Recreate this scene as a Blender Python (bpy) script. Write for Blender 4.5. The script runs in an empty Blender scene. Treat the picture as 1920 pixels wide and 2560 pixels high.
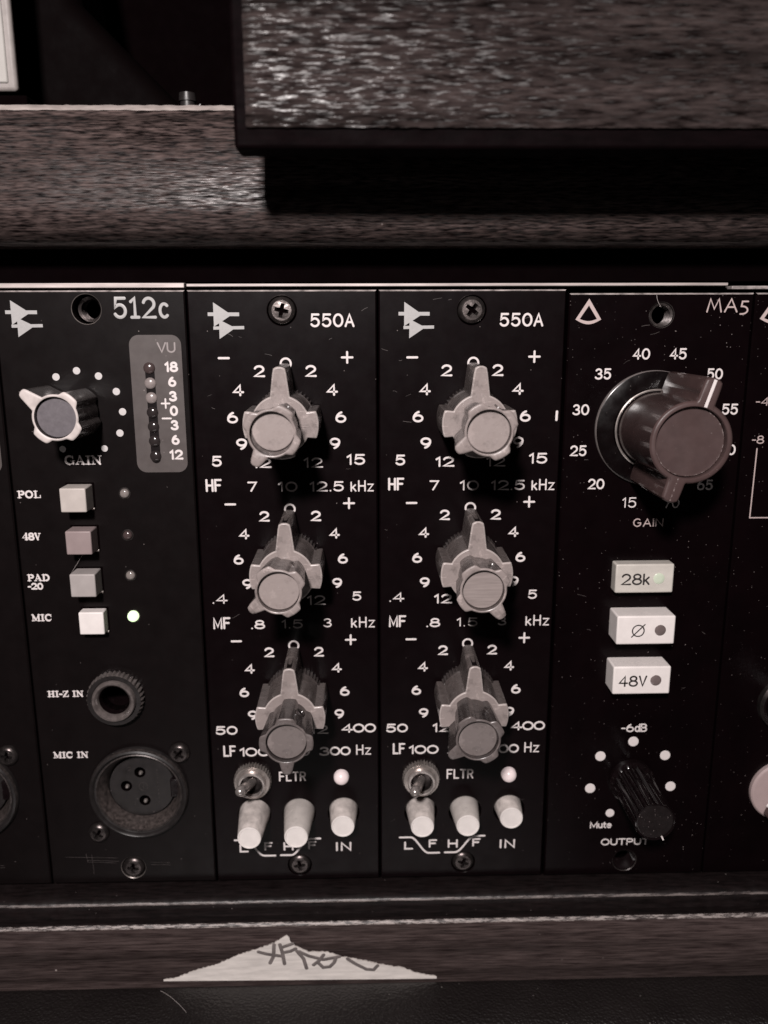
import bpy, bmesh, math, random
from mathutils import Vector, Matrix
from mathutils.geometry import tessellate_polygon

# ------------------------------------------------------------------ scene, camera, light
SC = bpy.context.scene
COL = SC.collection
S = 0.001                                  # everything below is written in millimetres
rad = math.radians
random.seed(7)

cam_d = bpy.data.cameras.new('camera')
cam = bpy.data.objects.new('camera', cam_d)
COL.objects.link(cam)
right = Vector((0.99970451, -0.02412763, -0.00295901))
down = Vector((-0.00822135, -0.22104131, -0.97522979))
fwd = Vector((0.02287592, 0.97496595, -0.22117435))
rot = Matrix((right, -down, -fwd)).transposed().to_4x4()
cam.matrix_world = Matrix.Translation(Vector((35.216, -172.665, 127.103)) * S) @ rot
cam_d.sensor_fit = 'VERTICAL'
cam_d.sensor_height = 36.0
cam_d.lens = 2095.86 / 2560 * 36.0
cam_d.clip_start = 0.005
cam_d.clip_end = 20.0
cam_d.dof.use_dof = True
cam_d.dof.focus_distance = 0.167
cam_d.dof.aperture_fstop = 16.0
cam_d.dof.aperture_blades = 0
SC.camera = cam

W = bpy.data.worlds.new('World')
SC.world = W
W.use_nodes = True
W.node_tree.nodes['Background'].inputs[0].default_value = (1.0, 0.86, 0.86, 1)
W.node_tree.nodes['Background'].inputs[1].default_value = 0.004

def area(name, loc, target, size, watts, color, size_y=None):
    d = bpy.data.lights.new(name, 'AREA')
    d.energy = watts
    d.color = color
    d.size = size * S
    if size_y:
        d.shape = 'RECTANGLE'
        d.size_y = size_y * S
    o = bpy.data.objects.new(name, d)
    COL.objects.link(o)
    o.location = Vector(loc) * S
    o.rotation_euler = (Vector(target) * S - o.location).to_track_quat('-Z', 'Y').to_euler()
    return o

area('key_lamp', (-16, -318, 268), (25, 0, 95), 30, 1.85, (1.0, 0.925, 0.905))
area('low_fill', (15, -260, -188), (35, 0, 5), 240, 0.10, (1.0, 0.93, 0.91), 60)  # added fill with no visible source, gives the lower panels their sheen

SC.render.engine = 'CYCLES'
SC.view_settings.view_transform = 'Standard'
SC.view_settings.look = 'None'
SC.view_settings.exposure = 0.0
SC.view_settings.gamma = 1.0
SC.view_settings.use_curve_mapping = False

# ------------------------------------------------------------------ materials
def nodes_of(name):
    m = bpy.data.materials.new(name)
    m.use_nodes = True
    nt = m.node_tree
    return m, nt, nt.nodes['Principled BSDF']

def N(nt, kind, **kw):
    n = nt.nodes.new(kind)
    for k, v in kw.items():
        setattr(n, k, v)
    return n

def ramp(nt, stops):
    n = N(nt, 'ShaderNodeValToRGB')
    e = n.color_ramp.elements
    while len(e) < len(stops):
        e.new(0.5)
    for el, (p, c) in zip(e, stops):
        el.position = p
        el.color = (c[0], c[1], c[2], 1) if isinstance(c, (tuple, list)) else (c, c, c, 1)
    return n

def coords(nt, scale):
    t = N(nt, 'ShaderNodeTexCoord')
    mp = N(nt, 'ShaderNodeMapping')
    mp.inputs['Scale'].default_value = scale if isinstance(scale, (tuple, list)) else (scale,) * 3
    nt.links.new(t.outputs['Object'], mp.inputs['Vector'])
    return mp.outputs['Vector']

def noise(nt, scale, detail=3, rough=0.55):
    n = N(nt, 'ShaderNodeTexNoise')
    n.inputs['Scale'].default_value = 1.0
    n.inputs['Detail'].default_value = detail
    n.inputs['Roughness'].default_value = rough
    nt.links.new(coords(nt, scale), n.inputs['Vector'])
    return n.outputs['Fac']

def mixc(nt, fac, a, b):
    n = N(nt, 'ShaderNodeMix', data_type='RGBA')
    for sock, v in ((n.inputs[0], fac), (n.inputs[6], a), (n.inputs[7], b)):
        if isinstance(v, bpy.types.NodeSocket):
            nt.links.new(v, sock)
        elif isinstance(v, (tuple, list)):
            sock.default_value = (v[0], v[1], v[2], 1)
        else:
            sock.default_value = v
    return n.outputs[2]

def bump(nt, h, strength, dist, bsdf):
    b = N(nt, 'ShaderNodeBump')
    b.inputs['Strength'].default_value = strength
    b.inputs['Distance'].default_value = dist * S
    nt.links.new(h, b.inputs['Height'])
    nt.links.new(b.outputs['Normal'], bsdf.inputs['Normal'])

def mul(nt, a, b):
    n = N(nt, 'ShaderNodeMath', operation='MULTIPLY')
    for s, v in zip(n.inputs, (a, b)):
        if isinstance(v, bpy.types.NodeSocket):
            nt.links.new(v, s)
        else:
            s.default_value = v
    return n.outputs[0]

def dust_mask(nt, cell, size, keep, patch):
    """specks of dust: small dots in some cells of a voronoi, more of them in patches"""
    v = N(nt, 'ShaderNodeTexVoronoi')
    v.inputs['Scale'].default_value = 1.0
    v.inputs['Randomness'].default_value = 1.0
    nt.links.new(coords(nt, 1000.0 / cell), v.inputs['Vector'])
    r = ramp(nt, [(size * 0.5, 1.0), (size, 0.0)])
    nt.links.new(v.outputs['Distance'], r.inputs[0])
    sep = N(nt, 'ShaderNodeSeparateColor')
    nt.links.new(v.outputs['Color'], sep.inputs[0])
    k = ramp(nt, [(1 - keep, 0.0), (min(1, 1 - keep + 0.02), 1.0)])
    nt.links.new(sep.outputs[0], k.inputs[0])
    p = ramp(nt, [(0.45, 0.12), (0.7, 1.0)])
    nt.links.new(noise(nt, patch, 2), p.inputs[0])
    return mul(nt, mul(nt, r.outputs[0], k.outputs[0]), p.outputs[0])

def painted(name, col, rough=0.45, var=0.5, grain=(900, 900, 900), spec=0.5, dust=None, bumps=0.0, bscale=2500, metal=0.0, coat=0.0, rvar=0.09):
    m, nt, b = nodes_of(name)
    f = noise(nt, grain, 4)
    dark = tuple(c * (1 - var * 0.5) for c in col)
    lite = tuple(c * (1 + var * 0.5) for c in col)
    r = ramp(nt, [(0.3, dark), (0.7, lite)])
    nt.links.new(f, r.inputs[0])
    c = r.outputs[0]
    if dust:
        c = mixc(nt, dust_mask(nt, *dust), c, (0.34, 0.29, 0.28))
    nt.links.new(c, b.inputs['Base Color'])
    rr = ramp(nt, [(0.3, max(0.03, rough - rvar)), (0.7, min(1, rough + rvar))])
    nt.links.new(noise(nt, 260, 4), rr.inputs[0])
    nt.links.new(rr.outputs[0], b.inputs['Roughness'])
    b.inputs['Specular IOR Level'].default_value = spec
    b.inputs['Metallic'].default_value = metal
    b.inputs['Coat Weight'].default_value = coat
    if bumps:
        bump(nt, noise(nt, bscale, 3), bumps, 0.08, b)
    return m

def glow(name, col, strength, base=(0.8, 0.75, 0.75)):
    m, nt, b = nodes_of(name)
    b.inputs['Base Color'].default_value = (*base, 1)
    b.inputs['Roughness'].default_value = 0.25
    b.inputs['Emission Color'].default_value = (*col, 1)
    b.inputs['Emission Strength'].default_value = strength
    return m

def wood(name, dark, light, scale, rough, bstr, bdist, contrast=(0.42, 0.62), spec=0.5, broad=(18, 18, 90), chips=True, gl=(0.45, 0.66), gpatch=(45, 45, 60), det=5):
    m, nt, b = nodes_of(name)
    fine = noise(nt, scale, det, 0.6)
    r = ramp(nt, [(contrast[0], dark), (contrast[1], light)])
    nt.links.new(fine, r.inputs[0])
    bd = ramp(nt, [(0.3, 0.35), (0.7, 1.35)])
    nt.links.new(noise(nt, broad, 4), bd.inputs[0])
    mm = N(nt, 'ShaderNodeMix', data_type='RGBA', blend_type='MULTIPLY')
    mm.inputs[0].default_value = 1.0
    nt.links.new(r.outputs[0], mm.inputs[6])
    nt.links.new(bd.outputs[0], mm.inputs[7])
    c = mm.outputs[2]
    if chips:
        c = mixc(nt, dust_mask(nt, 5.0, 0.06, 0.3, 60), c, (0.4, 0.34, 0.32))
    nt.links.new(c, b.inputs['Base Color'])
    rr = ramp(nt, [(0.35, min(1, rough + 0.25)), (0.65, max(0.05, rough - 0.08))])
    nt.links.new(fine, rr.inputs[0])
    nt.links.new(rr.outputs[0], b.inputs['Roughness'])
    g1 = ramp(nt, [(gl[0], 0.0), (gl[1], 1.0)])
    nt.links.new(noise(nt, tuple(q * 1.3 for q in scale), 3, 0.6), g1.inputs[0])
    g2 = ramp(nt, [(0.40, 0.12), (0.68, 1.0)])
    nt.links.new(noise(nt, gpatch, 3), g2.inputs[0])
    nt.links.new(mul(nt, mul(nt, g1.outputs[0], g2.outputs[0]), spec), b.inputs['Specular IOR Level'])
    bump(nt, fine, bstr, bdist, b)
    return m

def worn(name, paint, bare, scale, thr):
    """dark paint rubbed through to bare wood along an edge"""
    m, nt, b = nodes_of(name)
    f = noise(nt, scale, 6, 0.7)
    r = ramp(nt, [(thr - 0.05, 0.0), (thr + 0.06, 1.0)])
    nt.links.new(f, r.inputs[0])
    nt.links.new(mixc(nt, r.outputs[0], paint, bare), b.inputs['Base Color'])
    b.inputs['Roughness'].default_value = 0.42
    bump(nt, f, 0.5, 0.15, b)
    return m

def scuffed(name, col, rough, spec=0.5, wear=0.45, lite=1.75, dark=0.55, bs=0.22):
    """handled plastic or soft metal: mottled, rubbed pale in fine scratches, grimy in patches"""
    m, nt, b = nodes_of(name)
    c = tuple(min(0.9, q * lite) for q in col)
    d = tuple(q * dark for q in col)
    r = ramp(nt, [(0.30, d), (0.46, col), (0.58, col), (0.72, c)])
    nt.links.new(noise(nt, 380, 6, 0.68), r.inputs[0])
    sc = ramp(nt, [(0.60, 0.0), (0.70, wear)])
    nt.links.new(noise(nt, (420, 900, 3600), 4, 0.6), sc.inputs[0])
    o = mixc(nt, sc.outputs[0], r.outputs[0], tuple(min(0.9, q * lite * 1.15) for q in col))
    o = mixc(nt, dust_mask(nt, 0.8, 0.13, 0.25, 200), o, (0.5, 0.45, 0.43))
    nt.links.new(o, b.inputs['Base Color'])
    rr = ramp(nt, [(0.35, max(0.06, rough - 0.12)), (0.65, min(1, rough + 0.14))])
    nt.links.new(noise(nt, 700, 5, 0.65), rr.inputs[0])
    nt.links.new(rr.outputs[0], b.inputs['Roughness'])
    b.inputs['Specular IOR Level'].default_value = spec
    bump(nt, noise(nt, 2600, 4, 0.6), bs, 0.06, b)
    return m

M = {}
M['panel_grey'] = painted('aged_black_anodised', (0.0052, 0.0036, 0.0037), 0.36, 0.30, (240, 900, 240), 0.15, (1.9, 0.075, 0.22, 90), 0.05, rvar=0.03)
M['panel_black'] = painted('black_enamel', (0.0034, 0.0016, 0.0020), 0.33, 0.30, (300, 300, 300), 0.12, (2.1, 0.06, 0.20, 80), 0.04, rvar=0.03)
M['panel_gloss'] = painted('dusty_black_enamel', (0.0028, 0.0011, 0.0015), 0.30, 0.4, (120, 120, 120), 0.12, (0.9, 0.12, 0.34, 45), 0.04, rvar=0.03)
M['ink_white'] = painted('white_ink', (0.72, 0.66, 0.65), 0.55, 0.10, 2600)
M['ink_grey'] = painted('grey_ink', (0.40, 0.392, 0.388), 0.5, 0.10, 1500)
M['ink_dot'] = painted('pale_ink', (0.56, 0.53, 0.525), 0.55, 0.10, 1500)
M['ink_rose'] = painted('rose_ink', (0.50, 0.40, 0.385), 0.5, 0.10, 1500)
M['ink_dim'] = painted('worn_ink', (0.30, 0.265, 0.26), 0.6, 0.2, 1500)
M['scratch'] = painted('bright_scratch', (0.075, 0.062, 0.060), 0.5, 1.2, (300, 900, 900))
M['ink_dark'] = painted('dark_ink', (0.022, 0.018, 0.018), 0.5, 0.2, 1500)
M['marker'] = painted('grey_marker', (0.165, 0.142, 0.137), 0.7, 0.5, 500)
M['meter_grey'] = painted('grey_meter_plate', (0.086, 0.073, 0.0705), 0.42, 0.18, 500, 0.4, (1.6, 0.1, 0.2, 90))
M['knob_grey'] = scuffed('grey_cast_plastic', (0.27, 0.228, 0.218), 0.36, 0.5)
M['knob_mid'] = scuffed('mid_grey_plastic', (0.112, 0.093, 0.089), 0.27, 0.6, 0.5, 2.1)
M['knob_dark'] = scuffed('dark_grey_plastic', (0.046, 0.0375, 0.0365), 0.22, 0.6, 0.35, 1.9, 0.5)
M['rim_grey'] = scuffed('rubbed_grey_rim', (0.40, 0.35, 0.335), 0.36, 0.5)
M['rim_dark'] = scuffed('rubbed_dark_rim', (0.12, 0.101, 0.098), 0.3, 0.5)
M['knob_edge'] = painted('pale_worn_rim', (0.56, 0.50, 0.48), 0.4, 0.25, 700, 0.5)
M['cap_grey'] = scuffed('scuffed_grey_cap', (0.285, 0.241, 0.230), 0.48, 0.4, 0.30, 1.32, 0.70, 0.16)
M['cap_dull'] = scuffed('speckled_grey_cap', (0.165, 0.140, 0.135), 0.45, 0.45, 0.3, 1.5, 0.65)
M['cap_brushed'] = painted('brushed_grey_cap', (0.255, 0.215, 0.205), 0.45, 0.34, (160, 160, 3600), 0.5, None, 0.10, 2600)
M['cap_slate'] = painted('slate_cap', (0.125, 0.112, 0.122), 0.5, 0.3, 900, 0.4, (0.8, 0.13, 0.35, 200), 0.15, 2600)
M['brown'] = painted('brown_plastic', (0.072, 0.0455, 0.0440), 0.40, 0.16, 400, 0.42, (0.9, 0.10, 0.16, 120), 0.10, 2600)
M['brown_gloss'] = painted('polished_brown_plastic', (0.052, 0.0325, 0.0312), 0.13, 0.2, 400, 0.6, (0.8, 0.11, 0.2, 160), 0.0, rvar=0.04)
M['brown_cap'] = painted('brown_cap_face', (0.066, 0.0425, 0.0412), 0.46, 0.18, 500, 0.4, (0.8, 0.13, 0.30, 120), 0.10, 2600)
M['brown_dusty'] = worn('dusty_brown_edge', (0.072, 0.0455, 0.0440), (0.30, 0.25, 0.24), (1500, 1500, 1500), 0.55)
M['skirt'] = painted('glossy_black_skirt', (0.0035, 0.0020, 0.0022), 0.22, 0.5, 400, 0.4, (0.75, 0.13, 0.32, 130))
M['skirt_edge'] = painted('clear_skirt_edge', (0.19, 0.165, 0.16), 0.25, 0.3, 600, 0.6)
M['black_gloss'] = painted('glossy_black_plastic', (0.006, 0.0035, 0.004), 0.18, 0.5, 600, 0.5, (0.7, 0.16, 0.22, 200))
M['black_dusty'] = painted('dusty_black_cap', (0.010, 0.007, 0.0072), 0.4, 0.5, 900, 0.4, (0.55, 0.22, 0.45, 300))
M['black_matt'] = painted('matt_black', (0.0042, 0.0019, 0.0023), 0.7, 0.4, 500, 0.18)
M['void'] = painted('unlit_black', (0.0016, 0.0005, 0.0007), 0.95, 0.2, 400, 0.03)
M['socket_black'] = painted('socket_black', (0.016, 0.0135, 0.0135), 0.40, 0.5, 500, 0.5, (1.2, 0.12, 0.3, 150), 0.12, 2200)
M['socket_wall'] = painted('rubbed_socket_wall', (0.062, 0.050, 0.047), 0.34, 1.3, (1500, 1500, 900), 0.5, None, 0.3, 2500, 0.2)
M['socket_ring'] = painted('bright_socket_ring', (0.125, 0.106, 0.102), 0.24, 0.6, 900, 0.9, None, 0.15, 2500, 0.2)
M['socket_worn'] = painted('worn_socket_rim', (0.055, 0.046, 0.044), 0.36, 1.1, 1500, 0.5, None, 0.3, 2500, 0.4)
M['screw'] = painted('black_oxide_screw', (0.15, 0.13, 0.125), 0.33, 0.7, 900, 0.5, None, 0.3, 3000, 0.92)
M['screw_dark'] = painted('dull_black_screw', (0.085, 0.072, 0.070), 0.33, 0.7, 900, 0.5, None, 0.25, 3000, 0.88)
M['chrome'] = painted('nickel_plate', (0.50, 0.45, 0.43), 0.22, 0.5, 500, 0.6, None, 0.10, 2500, 0.7)
M['dull_metal'] = painted('dull_nickel', (0.36, 0.32, 0.30), 0.34, 0.5, 700, 0.5, None, 0.15, 2500, 0.7)
M['lip_metal'] = painted('bare_aluminium', (0.50, 0.44, 0.42), 0.40, 0.7, (70, 900, 900), 0.5, None, 0.10, 2500, 0.15)
M['panel_edge'] = painted('pale_panel_edge', (0.30, 0.265, 0.255), 0.40, 1.3, (500, 900, 900), 0.5)  # pale colour painted in as the highlight on the panels' top chamfers
M['btn_cream'] = painted('cream_button', (0.50, 0.45, 0.42), 0.45, 0.14, 350, 0.4, (0.9, 0.1, 0.1, 200))
M['btn_rose'] = painted('rose_button', (0.29, 0.228, 0.226), 0.45, 0.12, 350, 0.4)
M['btn_grey'] = painted('grey_button', (0.38, 0.345, 0.335), 0.45, 0.14, 350, 0.4, (0.9, 0.1, 0.1, 200))
M['btn_white'] = painted('white_button', (0.80, 0.745, 0.725), 0.45, 0.10, 350, 0.4, (0.9, 0.1, 0.0, 200))
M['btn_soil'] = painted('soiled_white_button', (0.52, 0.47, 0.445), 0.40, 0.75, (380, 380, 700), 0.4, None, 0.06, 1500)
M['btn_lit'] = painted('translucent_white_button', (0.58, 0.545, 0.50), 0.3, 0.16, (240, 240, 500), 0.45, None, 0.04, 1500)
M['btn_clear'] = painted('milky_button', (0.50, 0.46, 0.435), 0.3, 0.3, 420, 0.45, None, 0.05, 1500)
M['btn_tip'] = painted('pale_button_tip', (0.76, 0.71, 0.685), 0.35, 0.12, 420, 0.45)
M['lens_off'] = painted('unlit_lens', (0.155, 0.122, 0.118), 0.2, 0.3, 500, 0.6)
M['lens_clear'] = painted('clear_lens', (0.20, 0.175, 0.165), 0.12, 0.5, 700, 0.7)
M['lens_pale'] = painted('pale_lens', (0.24, 0.205, 0.198), 0.2, 0.4, 900, 0.6)
M['lens_dark'] = painted('dark_lens', (0.026, 0.021, 0.021), 0.12, 0.4, 500, 0.7)
M['lens_red'] = painted('dark_red_lens', (0.060, 0.042, 0.041), 0.15, 0.4, 500, 0.7)
M['lamp_green'] = glow('lit_green_lamp', (0.78, 1.0, 0.58), 1.15, (0.6, 0.72, 0.5))
M['lamp_pink'] = glow('lit_pink_lamp', (1.0, 0.80, 0.79), 0.20, (0.72, 0.62, 0.62))
M['lamp_faint'] = glow('faint_green_lamp', (0.72, 0.86, 0.64), 0.10, (0.52, 0.57, 0.46))
M['cabinet_black'] = painted('cabinet_black', (0.0024, 0.0010, 0.0013), 0.7, 0.8, (200, 900, 900), 0.03, None, 0.3, 1500)
M['rail_wood'] = wood('stained_wood', (0.0042, 0.0025, 0.0025), (0.104, 0.076, 0.071), (330, 330, 2900), 0.34, 0.7, 0.10, (0.37, 0.72), 1.0, (12, 12, 800), gl=(0.36, 0.68), gpatch=(12, 12, 36), det=2)
M['trim_wood'] = wood('dull_wood', (0.023, 0.0155, 0.0150), (0.108, 0.080, 0.076), (140, 140, 2200), 0.5, 0.5, 0.16, (0.30, 0.78), 0.35, (5, 5, 210), det=4)
M['block_wood'] = wood('coarse_open_grain_wood', (0.0060, 0.0042, 0.0041), (0.060, 0.046, 0.044), (250, 250, 1650), 0.30, 0.9, 0.24, (0.32, 0.80), 0.75, (10, 10, 330), gl=(0.52, 0.66), gpatch=(34, 34, 44), det=3)
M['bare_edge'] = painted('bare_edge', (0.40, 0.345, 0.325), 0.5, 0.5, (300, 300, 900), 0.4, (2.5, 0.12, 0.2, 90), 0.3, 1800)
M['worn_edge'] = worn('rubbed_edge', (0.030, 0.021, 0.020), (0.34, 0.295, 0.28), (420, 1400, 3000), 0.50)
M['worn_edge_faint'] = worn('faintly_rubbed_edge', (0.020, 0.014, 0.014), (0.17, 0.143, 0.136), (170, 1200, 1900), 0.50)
M['black_wood'] = painted('black_stained_wood', (0.0085, 0.0056, 0.0057), 0.5, 1.2, (200, 1500, 1500), 0.25, (1.4, 0.1, 0.2, 120), 0.2, 2500)
M['paper'] = painted('torn_paper', (0.72, 0.67, 0.635), 0.85, 0.30, (160, 500, 900), 0.2, None, 0.8, 700)
M['fibre_edge'] = painted('torn_fibre_edge', (0.40, 0.36, 0.34), 0.9, 0.5, (900, 900, 900), 0.1)
M['plate_white'] = painted('pale_plate', (0.36, 0.345, 0.325), 0.5, 0.12, 300, 0.4)
M['plate_rim'] = painted('pale_plate_rim', (0.27, 0.243, 0.232), 0.5, 0.2, 600, 0.4)
M['case_black'] = painted('dark_case', (0.0023, 0.0013, 0.0014), 0.65, 0.2, 60, 0.02)
M['lint'] = painted('lint', (0.36, 0.32, 0.31), 0.8, 0.2, 900)
M['pink'] = painted('dusty_pink_plastic', (0.40, 0.31, 0.305), 0.5, 0.1, 400, 0.4)

def leather():
    m, nt, b = nodes_of('black_vinyl')
    v = N(nt, 'ShaderNodeTexVoronoi', feature='SMOOTH_F1')
    v.inputs['Scale'].default_value = 1.0
    nt.links.new(coords(nt, 1700), v.inputs['Vector'])
    r = ramp(nt, [(0.3, (0.0065, 0.0045, 0.0045)), (0.7, (0.0125, 0.0098, 0.0095))])
    nt.links.new(noise(nt, 60, 4), r.inputs[0])
    c = mixc(nt, dust_mask(nt, 2.0, 0.10, 0.30, 60), r.outputs[0], (0.30, 0.27, 0.26))
    nt.links.new(c, b.inputs['Base Color'])
    b.inputs['Roughness'].default_value = 0.48
    b.inputs['Specular IOR Level'].default_value = 0.55
    bump(nt, v.outputs['Distance'], 0.9, 0.30, b)
    return m
M['vinyl'] = leather()

# ------------------------------------------------------------------ mesh builder:  u right, v up, w out of the panel
class MB:
    def __init__(self):
        self.v, self.f, self.m = [], [], []

    def add(self, verts, faces, mat=0):
        o = len(self.v)
        self.v += [tuple(p) for p in verts]
        for f in faces:
            self.f.append([o + i for i in f])
            self.m.append(mat)

    def box(self, u0, u1, v0, v1, w0, w1, mat=0, top=None):
        """top = inset of the front face (u, v)"""
        a, b = top or (0, 0)
        vs = [(u0, v0, w0), (u1, v0, w0), (u1, v1, w0), (u0, v1, w0),
              (u0 + a, v0 + b, w1), (u1 - a, v0 + b, w1), (u1 - a, v1 - b, w1), (u0 + a, v1 - b, w1)]
        self.add(vs, [(3, 2, 1, 0), (4, 5, 6, 7), (0, 1, 5, 4), (1, 2, 6, 5), (2, 3, 7, 6), (3, 0, 4, 7)], mat)

    def lathe(self, prof, cu=0, cv=0, seg=48, mats=None, teeth=None, cap0=False, cap1=True):
        """prof = [(r, w)] from the base outwards; teeth = (row indices, count, depth)"""
        if cap1 and prof[-1][0] > .3:
            prof = prof + [(prof[-1][0] * .97, prof[-1][1])]
            mats = mats + [mats[-1]] if mats else None
        n = len(prof)
        vs = []
        for j, (r, w) in enumerate(prof):
            for i in range(seg):
                a = 2 * math.pi * i / seg
                rr = r
                if teeth and j in teeth[0]:
                    rr = r - teeth[2] * (0.5 - 0.5 * math.cos(a * teeth[1]))
                vs.append((cu + rr * math.cos(a), cv + rr * math.sin(a), w))
        o = len(self.v)
        self.v += vs
        for j in range(n - 1):
            for i in range(seg):
                k = (i + 1) % seg
                self.f.append([o + j * seg + i, o + j * seg + k, o + (j + 1) * seg + k, o + (j + 1) * seg + i])
                self.m.append(mats[j] if mats else 0)
        if cap1:
            self.f.append([o + (n - 1) * seg + i for i in range(seg)])
            self.m.append(mats[n - 1] if mats and len(mats) >= n else (mats[-1] if mats else 0))
        if cap0:
            self.f.append([o + i for i in reversed(range(seg))])
            self.m.append(mats[0] if mats else 0)

    def rings(self, loops, mats=None, cap=True):
        """loops of the same count, each a list of (u, v, w)"""
        o = len(self.v)
        n = len(loops[0])
        for L in loops:
            self.v += [tuple(p) for p in L]
        for j in range(len(loops) - 1):
            for i in range(n):
                k = (i + 1) % n
                self.f.append([o + j * n + i, o + j * n + k, o + (j + 1) * n + k, o + (j + 1) * n + i])
                self.m.append(mats[j] if mats else 0)
        if cap:
            self.f.append([o + (len(loops) - 1) * n + i for i in range(n)])
            self.m.append(mats[-1] if mats else 0)

    def tube(self, p0, p1, r0, r1, seg=20, mat=0, dome=0):
        p0, p1 = Vector(p0), Vector(p1)
        ax = (p1 - p0).normalized()
        a = ax.orthogonal().normalized()
        b = ax.cross(a)
        loops = []
        st = [(p0, r0), (p1, r1)]
        for k in range(1, dome + 1):
            t = math.pi / 2 * k / (dome + 0.3)
            st.append((p1 + ax * r1 * math.sin(t), r1 * math.cos(t)))
        for c, r in st:
            loops.append([tuple(c + (a * math.cos(2 * math.pi * i / seg) + b * math.sin(2 * math.pi * i / seg)) * r) for i in range(seg)])
        self.rings(loops, [mat] * len(loops))

    def plate_with_holes(self, u0, u1, v0, v1, w0, w1, holes, ch=0.25, mats=(0, 0, 0)):
        """rectangular plate, chamfered rim (mats[1] paints the highlight on the top chamfer), real round holes (mats[2])"""
        rect = [(u0 + ch, v0 + ch), (u1 - ch, v0 + ch), (u1 - ch, v1 - ch), (u0 + ch, v1 - ch)]
        loops = [[Vector((a, b, 0)) for a, b in rect]]
        hl = []
        for (cu, cv, r) in holes:
            seg = 56
            hl.append((cu, cv, r, seg))
            loops.append([Vector((cu + (r + .12) * math.cos(2 * math.pi * i / seg), cv + (r + .12) * math.sin(2 * math.pi * i / seg), 0)) for i in range(seg)])
        flat = [p for L in loops for p in L]
        tris = tessellate_polygon(loops)
        fs = []
        for t in tris:
            a, b, c = (flat[i] for i in t)
            fs.append(t if (b - a).cross(c - a).z > 0 else (t[0], t[2], t[1]))
        self.add([(p.x, p.y, w1) for p in flat], fs, mats[0])
        outer = [(u0, v0), (u1, v0), (u1, v1), (u0, v1)]
        fr = [(a, b, w1) for a, b in rect]
        md = [(a, b, w1 - ch) for a, b in outer]
        bk = [(a, b, w0) for a, b in outer]
        for i in range(4):
            k = (i + 1) % 4
            self.add([md[i], md[k], fr[k], fr[i]], [(0, 1, 2, 3)], mats[1] if i == 2 else mats[0])
            self.add([bk[i], bk[k], md[k], md[i]], [(0, 1, 2, 3)], mats[0])
        for (cu, cv, r, seg) in hl:
            for (ra, wa), (rb, wb), mt in ((((r + .12), w1), (r, w1 - .12), 2), ((r, w1 - .12), (r, w0), 0)):
                vs = []
                for rr, ww in ((ra, wa), (rb, wb)):
                    vs += [(cu + rr * math.cos(2 * math.pi * i / seg), cv + rr * math.sin(2 * math.pi * i / seg), ww) for i in range(seg)]
                self.add(vs, [(i, (i + 1) % seg, seg + (i + 1) % seg, seg + i) for i in range(seg)], mats[mt])

    # ---- pen strokes of raised ink
    def stroke(self, pts, wid, h=0.035, w0=0.0, mat=0):
        pts = [Vector((p[0], p[1])) for p in pts]
        q = [pts[0]]
        for p in pts[1:]:
            if (p - q[-1]).length > 1e-4:
                q.append(p)
        closed = len(q) > 3 and (q[0] - q[-1]).length < 1e-3
        if closed:
            q = q[:-1]
        n = len(q)
        if n < 2:
            p = q[0]
            self.lathe([(wid / 2, w0), (wid / 2 * .8, w0 + h)], p.x, p.y, 16, [mat, mat])
            return
        L = []
        for i in range(n):
            a = q[i - 1] if (i > 0 or closed) else None
            b = q[(i + 1) % n] if (i < n - 1 or closed) else None
            d1 = (q[i] - a).normalized() if a is not None else None
            d2 = (b - q[i]).normalized() if b is not None else None
            if d1 is None: d1 = d2
            if d2 is None: d2 = d1
            n1, n2 = Vector((-d1.y, d1.x)), Vector((-d2.y, d2.x))
            s = n1 + n2
            if s.length < 0.35:
                s = n1
                mit = 1.0
            else:
                s.normalize()
                mit = min(1.6, 1 / max(0.3, s.dot(n1)))
            L.append((q[i], s * mit, d1, d2))
        prof = [(-1, 0), (-.78, 1), (.78, 1), (1, 0)]
        vs = []
        for c, s, d1, d2 in L:
            for t, z in prof:
                p = c + s * (t * wid / 2)
                vs.append((p.x, p.y, w0 + z * h))
        fs = []
        for i in range(n if closed else n - 1):
            k = (i + 1) % n
            for j in range(3):
                fs.append((i * 4 + j + 1, i * 4 + j, k * 4 + j, k * 4 + j + 1))
        self.add(vs, fs, mat)
        if not closed:
            for (c, s, d1, d2), sg in ((L[0], -1), (L[-1], 1)):
                d = d2 if sg < 0 else d1
                nn = Vector((-d.y, d.x))
                ar = []
                for t, z in ((1, 0), (.78, 1)):
                    for k in range(9):
                        a = math.pi * k / 8 - math.pi / 2
                        p = c + (d * (sg * math.cos(a)) + nn * math.sin(a)) * (t * wid / 2)
                        ar.append((p.x, p.y, w0 + z * h))
                fs = [(i, i + 1, 10 + i, 9 + i) for i in range(8)] + [tuple(range(9, 18))]
                if sg < 0:
                    fs = [tuple(reversed(f)) for f in fs]
                self.add(ar, fs, mat)

    def build(self, name, mats, parent=None, loc=(0, 0, 0), smooth=32, bevel=0, seg=2, rot=None):
        me = bpy.data.meshes.new(name)
        me.from_pydata([(u * S, -w * S, v * S) for u, v, w in self.v], [], self.f)
        for m in (mats if isinstance(mats, (list, tuple)) else [mats]):
            me.materials.append(M[m])
        me.polygons.foreach_set('material_index', self.m)
        me.polygons.foreach_set('use_smooth', [True] * len(me.polygons))
        me.set_sharp_from_angle(angle=rad(smooth))
        me.update()
        o = bpy.data.objects.new(name, me)
        COL.objects.link(o)
        o.location = (loc[0] * S, -loc[2] * S, loc[1] * S)
        if rot:
            o.rotation_euler = rot
        if parent:
            o.parent = parent
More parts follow.
